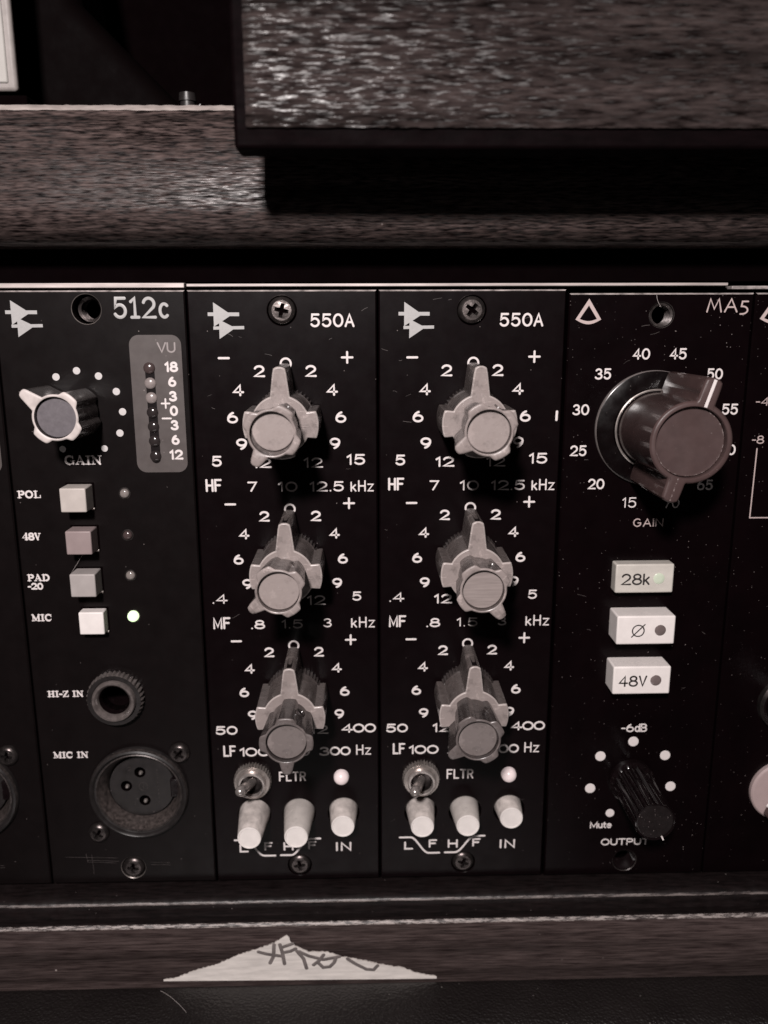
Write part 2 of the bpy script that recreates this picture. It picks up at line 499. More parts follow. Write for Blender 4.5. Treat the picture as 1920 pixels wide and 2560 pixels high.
        if bevel:
            b = o.modifiers.new('edge', 'BEVEL')
            b.width = bevel * S
            b.segments = seg
            b.limit_method = 'ANGLE'
            b.angle_limit = rad(38)
        return o

def thing(name, label, cat, loc=(0, 0, 0), group=None):
    o = bpy.data.objects.new(name, None)
    o.empty_display_size = 0.005
    COL.objects.link(o)
    o.location = (loc[0] * S, -loc[2] * S, loc[1] * S)
    return tag(o, label, cat, group)

def tag(o, label=None, cat=None, group=None, kind=None):
    if label: o['label'] = label
    if cat: o['category'] = cat
    if group: o['group'] = group
    if kind: o['kind'] = kind
    return o

def kids(o):
    return [c for c in bpy.data.objects if c.parent == o]

def copy_tree(o, parent=None):
    c = o.copy()
    COL.objects.link(c)
    c.parent = parent
    for ch in kids(o):
        copy_tree(ch, c)
    return c

# ------------------------------------------------------------------ lettering
def arc(cx, cy, rx, ry, a0, a1, n=14):
    return [(cx + rx * math.cos(rad(a0 + (a1 - a0) * i / n)), cy + ry * math.sin(rad(a0 + (a1 - a0) * i / n))) for i in range(n + 1)]

def loop(cx, cy, rx, ry, n=28):
    return arc(cx, cy, rx, ry, 0, 360, n)

def rot180(ps):
    return [(1 - x, 1 - y) for x, y in ps]

SIX = [loop(.5, .31, .47, .31), arc(.80, .31, .77, .69, 108, 178, 12)]
G = {   # glyph: (width, strokes)
    '0': (1, [loop(.5, .5, .5, .5)]),
    '1': (.34, [[(0, .78), (.3, 1), (.3, 0)]]),
    '2': (1, [arc(.49, .70, .45, .30, 165, -38, 16) + [(.0, .0), (1, 0)]]),
    '3': (1, [arc(.45, .755, .40, .245, 155, -90), arc(.45, .255, .49, .255, 90, -155)]),
    '4': (1, [[(.70, 0), (.70, 1), (0, .30), (1, .30)]]),
    '5': (1, [[(.90, 1), (.16, 1), (.08, .53)] + arc(.46, .33, .47, .33, 128, -150, 16)]),
    '6': (1, SIX),
    '7': (1, [[(0, 1), (1, 1), (.34, 0)]]),
    '8': (1, [loop(.5, .765, .39, .235), loop(.5, .265, .49, .265)]),
    '9': (1, [rot180(s) for s in SIX]),
    '.': (0, [[(0, .0), (0, 0.001)]]),
    '-': (.45, [[(0, .45), (.45, .45)]]),
    'A': (.95, [[(0, 0), (.475, 1), (.95, 0)], [(.2, .34), (.75, .34)]]),
    'F': (.8, [[(0, 0), (0, 1), (.8, 1)], [(0, .52), (.66, .52)]]),
    'H': (.85, [[(0, 0), (0, 1)], [(.85, 0), (.85, 1)], [(0, .5), (.85, .5)]]),
    'I': (0, [[(0, 0), (0, 1)]]),
    'L': (.72, [[(0, 1), (0, 0), (.72, 0)]]),
    'M': (1.05, [[(0, 0), (0, 1), (.525, .15), (1.05, 1), (1.05, 0)]]),
    'N': (.9, [[(0, 0), (0, 1), (.9, 0), (.9, 1)]]),
    'R': (.8, [[(0, 0), (0, 1)] + arc(.45, .74, .36, .26, 90, -90, 10) + [(0, .48)], [(.42, .48), (.82, 0)]]),
    'T': (.85, [[(0, 1), (.85, 1)], [(.425, 1), (.425, 0)]]),
    'k': (.62, [[(0, 0), (0, .86)], [(.56, .60), (.02, .24)], [(.2, .36), (.62, 0)]]),
    'z': (.68, [[(0, .66), (.68, .66), (0, 0), (.68, 0)]]),
    'c': (.62, [arc(.36, .35, .36, .35, 48, 312, 16)]),
    'G': (.95, [arc(.48, .5, .48, .5, 52, 335, 20) + [(.92, .46), (.55, .46)]]),
    'O': (1, [loop(.5, .5, .5, .5)]),
    'U': (.8, [[(0, 1), (0, .35)] + arc(.4, .35, .4, .35, 180, 360, 12) + [(.8, 1)]]),
    'P': (.75, [[(0, 0), (0, 1)] + arc(.42, .74, .34, .26, 90, -90, 10) + [(0, .48)]]),
    'V': (.85, [[(0, 1), (.425, 0), (.85, 1)]]),
    'B': (.75, [[(0, 0), (0, 1)] + arc(.40, .765, .30, .235, 90, -90, 8) + [(0, .53)], [(.4, .53)] + arc(.42, .265, .34, .265, 90, -90, 8) + [(0, 0)]]),
    'd': (.62, [loop(.3, .34, .3, .34), [(.62, 1), (.62, 0)]]),
    'u': (.58, [[(0, .68), (0, .28)] + arc(.29, .28, .29, .28, 180, 360, 8) + [(.58, .68)], [(.58, .3), (.58, 0)]]),
    't': (.34, [[(.12, .92), (.12, .15), (.32, 0)], [(0, .68), (.34, .68)]]),
    'e': (.62, [[(.02, .36), (.60, .36)] + arc(.31, .34, .31, .34, 5, 315, 16)]),
    'K': (.62, [[(0, 0), (0, 1)], [(.58, .70), (.02, .26)], [(.2, .42), (.62, 0)]]),
    'i1': (.6, [[(0, .82), (.32, 1), (.32, 0)], [(.02, 0), (.62, 0)]]),
}
def tk(p): return (p, 1.0)
def th(p): return (p, .5)
SERIF = {
    'G': (1, [tk(arc(.5, .5, .42, .5, 62, 270, 18)), th(arc(.5, .5, .42, .5, 270, 330, 6)), tk([(.88, .05), (.88, .42)]), th([(.62, .42), (1.0, .42)]), th([(.86, .68), (.86, 1.0)]), th(arc(.5, .5, .42, .5, 40, 64, 4))]),
    'A': (1, [th([(.12, 0), (.48, 1)]), tk([(.48, 1), (.86, 0)]), th([(.25, .32), (.72, .32)]), th([(-.02, 0), (.3, 0)]), th([(.64, 0), (1.04, 0)])]),
    'I': (.46, [tk([(.23, 0), (.23, 1)]), th([(0, 0), (.46, 0)]), th([(0, 1), (.46, 1)])]),
    'N': (1.05, [th([(.16, 0), (.16, 1)]), tk([(.16, 1), (.88, 0)]), th([(.88, 0), (.88, 1)]), th([(0, 0), (.34, 0)]), th([(.7, 1), (1.05, 1)]), th([(0, 1), (.2, 1)])]),
    'P': (.86, [tk([(.22, 0), (.22, 1)]), th([(0, 0), (.46, 0)]), th([(0, 1), (.5, 1)]), tk(arc(.48, .74, .34, .26, 78, -78, 10)), th([(.22, .48), (.5, .48)])]),
    'O': (1, [tk(arc(.5, .5, .42, .5, 60, 300, 20)), tk(arc(.5, .5, .42, .5, -62, 62, 12)), th(loop(.5, .5, .42, .5))]),
    'L': (.86, [tk([(.22, 0), (.22, 1)]), th([(0, 0), (.84, 0)]), th([(0, 1), (.46, 1)]), th([(.84, 0), (.84, .34)])]),
    '4': (.9, [tk([(.64, 0), (.64, 1)]), th([(.64, 1), (.02, .3), (.92, .3)]), th([(.42, 0), (.86, 0)])]),
    '8': (.82, [tk(loop(.41, .76, .32, .24)), tk(loop(.41, .26, .38, .26))]),
    'V': (.98, [tk([(.14, 1), (.5, 0)]), th([(.5, 0), (.84, 1)]), th([(0, 1), (.32, 1)]), th([(.66, 1), (.98, 1)])]),
    'D': (1, [tk([(.22, 0), (.22, 1)]), th([(0, 0), (.5, 0)]), th([(0, 1), (.5, 1)]), tk(arc(.45, .5, .48, .5, 80, -80, 14))]),
    'M': (1.2, [th([(.16, 0), (.16, 1)]), tk([(.16, 1), (.58, .1)]), th([(.58, .1), (1.0, 1)]), tk([(1.0, 1), (1.0, 0)]), th([(0, 0), (.34, 0)]), th([(.8, 0), (1.2, 0)]), th([(0, 1), (.2, 1)]), th([(1.0, 1), (1.2, 1)])]),
    'C': (.95, [tk(arc(.5, .5, .42, .5, 62, 298, 20)), th(arc(.5, .5, .42, .5, 298, 330, 5)), th([(.86, .66), (.86, 1.0)])]),
    'H': (1.1, [tk([(.24, 0), (.24, 1)]), tk([(.86, 0), (.86, 1)]), th([(.24, .5), (.86, .5)]), th([(0, 0), (.46, 0)]), th([(.64, 0), (1.1, 0)]), th([(0, 1), (.46, 1)]), th([(.64, 1), (1.1, 1)])]),
    'Z': (.86, [th([(.06, .74), (.06, 1), (.8, 1)]), tk([(.76, 1), (.08, 0)]), th([(.04, 0), (.84, 0), (.84, .28)])]),
    '-': (.45, [tk([(.06, .42), (.4, .42)])]),
    '2': (.84, [tk(arc(.41, .70, .34, .30, 160, -40, 12)), th([(.67, .5), (.04, .02)]), tk([(.04, .04), (.82, .04)])]),
    '0': (.86, [tk(arc(.43, .5, .36, .5, 60, 300, 18)), tk(arc(.43, .5, .36, .5, -62, 62, 10)), th(loop(.43, .5, .36, .5))]),
    ' ': (.42, []),
}
_z = [0]
def pen(mb, text, cx, cy, h, wid, sw, font=None, mat=0, gap=.30, w0=0.012, slant=0.0):
    """write text with a round pen: total width wid, height h, centred on (cx, cy)"""
    font = font or G
    toks = []
    i = 0
    while i < len(text):
        toks.append(text[i]); i += 1
    tot = 0
    adv = []
    for t in toks:
        w_ = 0.001 if t == '.' else font[t][0]
        adv.append(tot)
        tot += w_ + gap
    tot -= gap
    sx = (wid - sw) / max(tot, .01)
    if tot < .02:
        sx = 1
    sy = h - sw
    for t, a in zip(toks, adv):
        for st in font[t][1]:
            pts, k = st if isinstance(st, tuple) else (st, 1.0)
            _z[0] = (_z[0] + 1) % 9
            P = [(cx - (wid - sw) / 2 + (a + x) * sx + slant * y * sy, cy - sy / 2 + y * sy) for x, y in pts]
            mb.stroke(P, sw * k, 0.030 + 0.0045 * _z[0], w0, mat)

def plus(mb, cx, cy, s, sw, mat=0):
    mb.stroke([(cx - s / 2 + sw / 2, cy), (cx + s / 2 - sw / 2, cy)], sw, .034, .012, mat)
    mb.stroke([(cx, cy - s / 2 + sw / 2), (cx, cy + s / 2 - sw / 2)], sw, .042, .012, mat)

def minus(mb, cx, cy, s, sw, mat=0):
    mb.stroke([(cx - s / 2 + sw / 2, cy), (cx + s / 2 - sw / 2, cy)], sw, .034, .012, mat)

def poly(mb, pts, w0=.0, h=.045, mat=0):
    """flat printed patch (simple outline) with a low edge"""
    P = [Vector((a, b, 0)) for a, b in pts]
    area2 = sum(P[i].x * P[(i + 1) % len(P)].y - P[(i + 1) % len(P)].x * P[i].y for i in range(len(P)))
    if area2 < 0:
        P.reverse()
    n = len(P)
    tr = tessellate_polygon([P])
    fs = []
    for t in tr:
        a, b, c = (P[i] for i in t)
        fs.append(t if (b - a).cross(c - a).z > 0 else (t[0], t[2], t[1]))
    mb.add([(p.x, p.y, w0 + h) for p in P], fs, mat)
    mb.add([(p.x, p.y, w0 - .02) for p in P] + [(p.x, p.y, w0 + h) for p in P], [(i, (i + 1) % n, n + (i + 1) % n, n + i) for i in range(n)], mat)

def dot(mb, cu, cv, r, h=.05, mat=0, seg=28):
    mb.lathe([(r, -.02), (r, h * .6), (r * .93, h)], cu, cv, seg, [mat] * 3)

# ------------------------------------------------------------------ shared controls
def screw(parent, u, v, r, mat='screw', turn=0.0, w=0.0, high=.9):
    """pan head with a cross recess"""
    b = MB()
    seg = 48
    prof = [(r * 1.02, -0.8), (r, high * .25), (r * .93, high * .62), (r * .72, high * .9)]
    b.lathe(prof, 0, 0, seg, [0] * 4, cap1=False)
    # the top: a ring from the rim to the cross outline, then the walls and floor of the cross
    aw, al = r * .13, r * .52
    cross = [(al, -aw), (al, aw), (aw * 1.25, aw * 1.25), (aw, al), (-aw, al), (-aw * 1.25, aw * 1.25), (-al, aw), (-al, -aw), (-aw * 1.25, -aw * 1.25), (-aw, -al), (aw, -al), (aw * 1.25, -aw * 1.25)]
    outer = [Vector((r * .72 * math.cos(2 * math.pi * i / seg), r * .72 * math.sin(2 * math.pi * i / seg), 0)) for i in range(seg)]
    inner = [Vector((x, y, 0)) for x, y in cross]
    flat = outer + inner
    fs = []
    for t in tessellate_polygon([outer, inner]):
        a, c, d = (flat[i] for i in t)
        fs.append(t if (c - a).cross(d - a).z > 0 else (t[0], t[2], t[1]))
    zz = lambda p: high * (.9 + .1 * (1 - min(1, p.length / (r * .72))))
    b.add([(p.x, p.y, zz(p)) for p in flat], fs, 0)
    n = len(cross)
    dp = high * .25
    b.add([(p.x, p.y, zz(p)) for p in inner] + [(p.x * .7, p.y * .7, high - dp - .75) for p in inner], [(i, n + i, n + (i + 1) % n, (i + 1) % n) for i in range(n)], 0)
    for f in range(len(b.f) - n, len(b.f)):
        b.f[f] = b.f[f][::-1]
    b.add([(p.x * .7, p.y * .7, high - dp - .75) for p in inner], [tuple(range(n))], 1)
    return b.build('screw', [mat, 'void'], parent, (u, v, w), 40, rot=(0, turn, 0))

def polar_outline(base, lobes, pointer=None, n=360, notch=None, soft=6.5):
    """lobes = [(clock degrees, half width degrees, radius)]; pointer = (clock deg, half width at axis, half width at tip, tip radius)"""
    out = []
    for i in range(n):
        t = 360.0 * i / n                      # counter-clockwise from +u
        clock = (90 - t) % 360
        r = base
        for (c, hw, rl) in lobes:
            d = abs((clock - c + 180) % 360 - 180)
            if d < hw + soft:
                k = 1 if d < hw else 1 - (d - hw) / soft
                k = k * k * (3 - 2 * k)
                r = max(r, base + (rl - base) * k)
        if pointer:
            c, h0, h1, tip = pointer
            d = rad((clock - c + 180) % 360 - 180)
            if abs(d) < 1.2:
                co, si = math.cos(d), abs(math.sin(d))
                # wedge edge: |y| = h0 + (h1-h0) * x / tip, x = r cos, y = r sin
                sl = (h1 - h0) / tip
                den = si - sl * co
                rr = h0 / den if den > 1e-6 else 1e9
                rr = min(rr, tip / co)
                # rounded tip corners
                x, y = rr * co, rr * si
                cr = h1 * .8
                if x > tip - cr and y > h1 - cr:
                    rr -= (((x - (tip - cr)) ** 2 + (y - (h1 - cr)) ** 2) ** .5 - cr) * 1.0 if ((x - (tip - cr)) ** 2 + (y - (h1 - cr)) ** 2) ** .5 > cr else 0
                if notch and rr * si < notch[0] and rr > tip - notch[1] - .3:
                    rr = (tip - notch[1]) / co
                r = max(r, rr)
        out.append((r * math.cos(rad(t)), r * math.sin(rad(t))))
    return out

def inset(pts, d):
    n = len(pts)
    res = []
    for i in range(n):
        a, b = Vector(pts[i - 1]), Vector(pts[(i + 1) % n])
        t = (b - a).normalized()
        res.append((pts[i][0] - t.y * d, pts[i][1] + t.x * d))
    return res

def shrunk(d, base, lobes, pointer, n, notch=None, soft=6.5):
    """the same outline drawn d smaller all round (for a rounded front edge)"""
    return polar_outline(base - d, [(c, hw - math.degrees(d / rl), rl - d) for c, hw, rl in lobes], (pointer[0], pointer[1] - d, pointer[2] - d, pointer[3] - d), n, None, soft)

def at_w(pts, w, k=1.0):
    return [(x * k, y * k, w) for x, y in pts]

def lobed_knob(name, parent, loc, w0, w1, body, rim, cap, rot=0.0, tilt=(0, 0), groove=False, size=1.0, recess=1.25, tip=6.75, flare=.83):
    """fluted instrument knob with pointer, three lobes and a recessed round cap; returns the body object"""
    b = MB()
    sh = (4.42 * size, [(90, 14, 5.3 * size), (180, 14, 5.3 * size), (270, 14, 5.3 * size)], (0, 2.5 * size, .85 * size, tip), 360, None, 15)
    ol = polar_outline(*sh)
    circ = [(3.98 * size * math.cos(2 * math.pi * i / 360), 3.98 * size * math.sin(2 * math.pi * i / 360)) for i in range(360)]
    loops = [at_w(ol, w0, flare), at_w(ol, w1 - .22), at_w(shrunk(.14, *sh), w1 - .05), at_w(shrunk(.26, *sh), w1),
             at_w([(x * 1.045, y * 1.045) for x, y in circ], w1), at_w(circ, w1 - .12), at_w(circ, w1 - recess - .4), at_w([(x * .97, y * .97) for x, y in circ], w1 - recess - .4)]
    b.rings(loops, [0, 1, 1, 1, 1, 0, 0, 0], cap=True)
    o = b.build(name, [body, rim], parent, loc, 36)
    o.rotation_euler = (tilt[0], rad(rot), tilt[1])
    c = MB()
    c.lathe([(3.86 * size, w1 - recess - .6), (3.86 * size, w1 - recess - .1), (3.74 * size, w1 - recess)], 0, 0, 72, [0, 0, 0])
    return o, c

def round_knob_cap(c, cap, parent, loc, tilt):
    o = c.build('knob_cap', [cap], parent, loc, 30)
    o.rotation_euler = (tilt[0], 0, tilt[1])
    return o

def concentric_knob(parent, u, v, inner_turn, wi, inner_mat, cap_mat, tilt=(0, 0), wo=12.8):
    """outer skirt with an upright pointer, and the smaller knob that turns inside it"""
    b = MB()
    sh = (5.65, [(90, 20, 7.25), (180, 22, 6.7), (270, 20, 7.25)], (0, 2.55, 1.15, 10.95), 720)
    ol = polar_outline(*sh)
    b.rings([at_w(ol, 1.2, 1.01), at_w(ol, wo - .25), at_w(shrunk(.15, *sh), wo - .05), at_w(shrunk(.26, *sh), wo), at_w(shrunk(.33, *sh), wo)], [2, 1, 1, 0, 0], cap=True)
    ko = b.build('stacked_knob', ['knob_grey', 'rim_grey', 'knob_mid'], parent, (u, v, 0), 36)
    g = MB()
    g.box(-.5, .5, 10.90, 10.97, 1.6, wo - .6)  # dark strip on the pointer end, coloured for the shade in its groove
    g.build('groove_shade', ['black_matt'], ko, (0, 0, 0))
    # knurled ring at the base
    kn = MB()
    kn.lathe([(6.2, 0.0), (6.2, 2.0), (5.9, 2.4), (5.2, 2.4)], 0, 0, 264, [0] * 4, ((0, 1), 44, .38), cap1=False)
    kn.build('knurled_ring', ['knob_dark'], ko, (0, 0, 0), 50)
    inn, c = lobed_knob('inner_knob', ko, (0, 0, 0), wo - .6, wi, inner_mat, 'rim_dark' if inner_mat == 'knob_dark' else 'knob_grey', cap_mat, inner_turn, tilt)
    cap = round_knob_cap(c, cap_mat, ko, (0, 0, 0), tilt)
    # socket of the grub screw in the side of the inner knob
    s = MB()
    for ang in (38,):
        a = rad(90 - ang)
        p0 = Vector((3.92 * math.cos(a), 4.45 * math.sin(a), (wo + wi) / 2 - .6))
        p1 = Vector((4.3 * math.cos(a), 4.80 * math.sin(a), (wo + wi) / 2 - .6))
        ax = (p1 - p0).normalized(); e1 = Vector((-ax.y, ax.x, 0)); e2 = Vector((0, 0, 1))
        L = []
        for off, r in ((0, 1.05), (.33, 1.0), (.33, .72), (.05, .62)):
            L.append([tuple(p0 + ax * off + (e1 * math.cos(2 * math.pi * i / 24) + e2 * math.sin(2 * math.pi * i / 24)) * r) for i in range(24)])
        s.rings(L, [0, 0, 0, 1], cap=True)
    so = s.build('grub_screw', [inner_mat, 'black_matt'], ko, (0, 0, 0), 40)
    so.rotation_euler = (tilt[0], 0, tilt[1])
    return ko

def emblem(mb, u, v, kx, mat=0):
    """two overlapping play-shaped triangles with leads"""
    poly(mb, [(u, v), (u + 3.9 * kx, v - 2.45), (u - .02, v - 4.75)], 0, .040, mat)
    poly(mb, [(u - 1.15, v - 1.95), (u - 1.15, v - 2.65), (u + 5.1, v - 2.70), (u + 5.1, v - 1.98)], 0, .046, mat)
    poly(mb, [(u + 1.05, v - 3.35), (u + 4.6 * kx, v - 5.0), (u + 1.0, v - 7.15)], 0, .052, mat)
    poly(mb, [(u - .15, v - 4.70), (u - .15, v - 5.32), (u + 6.0, v - 5.25), (u + 6.0, v - 4.62)], 0, .058, mat)

MW = 38.1
MH = 133.35

# ------------------------------------------------------------------ the setting behind and round the rack
back = MB()
back.box(-120, 190, -70, 260, -62, -58)
bo = back.build('backdrop', ['void'])
tag(bo, 'black unlit space behind the rack and the shelf', 'backdrop', kind='structure')

# rack frame: dark channel with a bright top lip
rk = thing('rack_frame', 'black metal rack frame whose thin bright lip runs above all the modules', 'rack frame', (0, 0, 0))
f = MB()
f.box(-90, 150, -9.0, 146, -40, -36)
f.box(-90, 150, 134.9, 150, -36, -1.0)
f.box(-90, 150, -12, -1.2, -36, -2.2)
f.build('channel', ['void'], rk)
lip = MB()
lip.box(-90, -.15, 133.7, 134.85, -3.0, 0.3, top=(0, .12))
lip.build('lip', ['lip_metal'], rk, bevel=.12)
lip = MB()
lip.box(.25, 108.6, 133.9, 134.7, -3.0, 0.0, top=(0, .12))
lip.build('lip', ['lip_metal'], rk, bevel=.12)
lip2 = MB()
lip2.box(109.3, 150, 133.3, 133.95, -3.0, 0.2)
lip2.build('lip', ['panel_edge'], rk, bevel=.12)

# upper wooden rail
def sweep(mb, prof, x0, x1, nx=1, mats=None, wob=0.0, closed=False):
    """prof = [(v, w)] swept along u"""
    n = len(prof)
    vs = []
    for i in range(nx + 1):
        x = x0 + (x1 - x0) * i / nx
        for (v, w) in prof:
            j = wob * (random.random() - .5)
            vs.append((x, v + j, w + j * .6))
    fs, ms = [], []
    for i in range(nx):
        for k in range(n if closed else n - 1):
            l = (k + 1) % n
            fs.append((i * n + k, i * n + l, (i + 1) * n + l, (i + 1) * n + k))
            ms.append(mats[k] if mats else 0)
    o = len(mb.v)
    mb.v += vs
    for fc, m in zip(fs, ms):
        mb.f.append([o + q for q in fc])
        mb.m.append(m)

ra = thing('wooden_rail', 'long stained wooden rail running above the rack, pale along its upper edge', 'wooden rail', (0, 141, 0))
r_ = MB()
def rnd(v0, w0, rr, a0, a1, n=7):
    return [(v0 + rr * math.sin(rad(a0 + (a1 - a0) * i / n)), w0 + rr * math.cos(rad(a0 + (a1 - a0) * i / n))) for i in range(n + 1)]
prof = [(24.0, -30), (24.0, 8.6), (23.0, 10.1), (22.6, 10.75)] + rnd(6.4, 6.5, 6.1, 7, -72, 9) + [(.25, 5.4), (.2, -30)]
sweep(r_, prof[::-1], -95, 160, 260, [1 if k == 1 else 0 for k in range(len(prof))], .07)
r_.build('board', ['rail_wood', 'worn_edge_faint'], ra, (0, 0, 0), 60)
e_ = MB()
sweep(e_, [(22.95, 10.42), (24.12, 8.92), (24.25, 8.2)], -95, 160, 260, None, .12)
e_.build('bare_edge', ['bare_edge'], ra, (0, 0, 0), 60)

# the big block of wood hanging in front of the rail
bl = thing('wooden_cabinet', 'dark coarse-grained wooden cabinet jutting out over the rail, its corner in front of it', 'cabinet', (15.5, 153.3, 13))
b_ = MB()
b_.box(0, 112, 0, 70, 13.2, 20.2)
b_.build('carcass', ['cabinet_black'], bl, (0, 0, 0), bevel=.6)
b_ = MB()
def grid_slab(mb, u0, u1, v0, v1, w0, w1, nu, nv, wob, tilt=0.0):
    vs = []
    for j in range(nv + 1):
        for i in range(nu + 1):
            edge = i in (0,) or j in (0,)
            vs.append((u0 + (u1 - u0) * i / nu + (random.random() - .5) * (.12 if edge else .0), v0 + (v1 - v0) * j / nv + (random.random() - .5) * (.16 if edge else 0), w1 + (random.random() - .5) * wob - (.25 if edge else 0) + tilt * j))
    fs = [(j * (nu + 1) + i, j * (nu + 1) + i + 1, (j + 1) * (nu + 1) + i + 1, (j + 1) * (nu + 1) + i) for j in range(nv) for i in range(nu)]
    mb.add(vs, fs, 0)
    bot = [(vs[i][0], vs[i][1], w0) for i in range(nu + 1)]
    mb.add([vs[i] for i in range(nu + 1)] + bot, [(i + 1, i, nu + 1 + i, nu + 2 + i) for i in range(nu)], 1)
    lf = [vs[j * (nu + 1)] for j in range(nv + 1)]
    mb.add(lf + [(p[0], p[1], w0) for p in lf], [(j, j + 1, nv + 2 + j, nv + 1 + j) for j in range(nv)], 1)
grid_slab(b_, 2.0, 110, 3.0, 68, 20.0, 21.0, 140, 60, .05)
b_.build('front_board', ['block_wood', 'black_wood'], bl, (0, 0, 0), 50)

# dark case at the upper left with a pale plate on it
cs = MB()
co = [(-90, 0), (3.5, 0), (-21.0, 24.5), (-25.5, 60), (-90, 60)]
n = len(co)
for w_a in (0,):
    cs.add([(a, c, -20) for a, c in co] + [(a, c, 2) for a, c in co], [tuple(range(n, 2 * n))] + [(i, (i + 1) % n, n + (i + 1) % n, n + i) for i in range(n)], 0)
o = cs.build('equipment_case', ['case_black'], None, (0, 165.1, -14), bevel=5.0, seg=5)
tag(o, 'dark slanted equipment case standing behind the rail in the upper left corner', 'case')
pl = thing('label_plate', 'pale rounded plate cut off by the upper left corner of the photo', 'plate', (-60, 168.6, 0))
p_ = MB()
p_.box(0, 32.1, 0, 40, 2.2, 4.0, 0)
p_.build('rim', ['plate_rim'], pl, (0, 0, 0), bevel=.7, seg=4)
p_ = MB()
p_.box(1.6, 30.7, 1.3, 38, 3.5, 4.35, 0)
p_.build('plate_face', ['plate_white'], pl, (0, 0, 0), bevel=.3, seg=2)
p_ = MB()
p_.box(-30, 34.2, -3.3, -1.0, -6, 5.4, 0)  # black strip standing in for the shadow under the plate
p_.build('plate_shadow', ['void'], pl, (0, 0, 0), bevel=.3)
# little bolt on the rail
nt_ = thing('bolt', 'tiny dark bolt standing on the pale upper edge of the wooden rail', 'bolt', (3.5, 165.1, 6.0))
n_ = MB()
n_.tube((0, -.5, 0), (0, 1.3, 0), 1.35, 1.35, 24, 0)
n_.tube((0, 1.3, 0), (0, 2.7, 0), 1.6, 1.45, 24, 0)
n_.build('shank', ['socket_black'], nt_, (0, 0, 0), 30)
n_ = MB()
n_.tube((1.5, -.3, .3), (2.4, .8, .3), .45, .25, 10, 0)
n_.build('tab', ['black_gloss'], nt_, (0, 0, 0), 30)

# lower wooden trim: black bead, rubbed ridge, flat face
tr = thing('wooden_trim', 'moulded wooden trim below the rack with two rubbed pale ridges', 'wooden trim', (0, -20, 0))
t_ = MB()
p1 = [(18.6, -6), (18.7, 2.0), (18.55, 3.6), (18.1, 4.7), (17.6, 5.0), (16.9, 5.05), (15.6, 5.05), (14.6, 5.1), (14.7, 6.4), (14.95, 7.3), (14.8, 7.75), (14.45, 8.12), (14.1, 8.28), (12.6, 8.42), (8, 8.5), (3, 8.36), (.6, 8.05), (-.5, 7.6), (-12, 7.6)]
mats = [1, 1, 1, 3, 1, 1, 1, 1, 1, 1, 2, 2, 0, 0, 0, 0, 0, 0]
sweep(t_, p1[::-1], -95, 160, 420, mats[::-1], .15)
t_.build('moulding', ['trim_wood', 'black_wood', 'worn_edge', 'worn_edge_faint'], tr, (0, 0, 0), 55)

# padded vinyl edge at the bottom
vy = MB()
vp = [(-45, 8.2), (-3.2, 8.2)] + [(-3.2 + 2.8 * math.sin(rad(a)), 11.0 - 2.8 * math.cos(rad(a))) for a in range(12, 91, 13)] + [(-.25, 15), (-.25, 21), (-.8, 24), (-2.2, 26), (-6, 27), (-45, 27)]
sweep(vy, vp, -95, 160, 4, None, 0, closed=True)
o = vy.build('vinyl_pad', ['vinyl'], None, (0, -19.6, 0), 40)
tag(o, 'black grained vinyl pad along the bottom edge of the photo', 'pad')

# torn paper scrap with marker strokes
def px_paper(x, y):
    """crop pixel of the scrap -> millimetres on the face of the trim"""
    return (-14.22 + x * 0.0408, -19.3 - (x - 65) * 0.00062 + (553 - y) * 0.0470)
pc = thing('paper_scrap', 'torn triangular scrap of pale paper with marker scribble, stuck to the lower trim', 'paper', (0, 0, 8.52))
edge = [(65, 551), (130, 543), (200, 515), (300, 480), (370, 462), (480, 410), (600, 370), (690, 338), (735, 306), (765, 288), (782, 325), (800, 352), (880, 392), (940, 390), (990, 395), (1060, 420), (1200, 450), (1300, 475), (1400, 490), (1470, 520), (1595, 545)]
torn = []
for (a, b) in zip(edge[:-1], edge[1:]):
    k = max(2, int(abs(b[0] - a[0]) / 9))
    for i in range(k):
        t = i / k
        torn.append((a[0] + (b[0] - a[0]) * t + random.uniform(-2, 2), a[1] + (b[1] - a[1]) * t + random.uniform(-2.5, 2.5)))
torn.append(edge[-1])
q = [px_paper(x, y) for x, y in torn] + [px_paper(1595, 556), px_paper(65, 558)]
s_ = MB()
poly(s_, q, 0.0, .11, 0)
def curl(mb):
    mb.v = [(a, c, d + .030 * max(0, c + 18.5) ** 1.35 - .02 * max(0, -16 - c)) for a, c, d in mb.v]
curl(s_)
so = s_.build('sheet', ['paper'], pc, (0, 0, 0), 20)
s_ = MB()
for k, st in enumerate([
        [(602, 388), (650, 402), (728, 414)], [(690, 345), (684, 415), (663, 455)], [(722, 345), (735, 400), (743, 460)],
        [(738, 360), (792, 340)], [(745, 392), (780, 385), (808, 370)], [(815, 385), (850, 430), (865, 488)],
        [(828, 388), (880, 415), (960, 437), (1050, 420)], [(962, 408), (940, 440), (905, 468)],
        [(928, 452), (958, 484), (995, 480), (1020, 455), (1030, 428)], [(1095, 434), (1140, 465), (1200, 497), (1240, 500), (1262, 476)]]):
    s_.stroke([px_paper(*p) for p in st], .85, .02 + .004 * k, .112, 0)
fr = MB()
poly(fr, [(x + random.uniform(-.12, .12), y + random.uniform(.05, .28)) for x, y in q[:-2]] + q[-2:], 0.0, .05, 0)
curl(fr)
fr.build('torn_fibres', ['fibre_edge'], so, (0, 0, 0), 20)
curl(s_)
s_.build('handwriting', ['marker'], so, (0, 0, 0), 30)

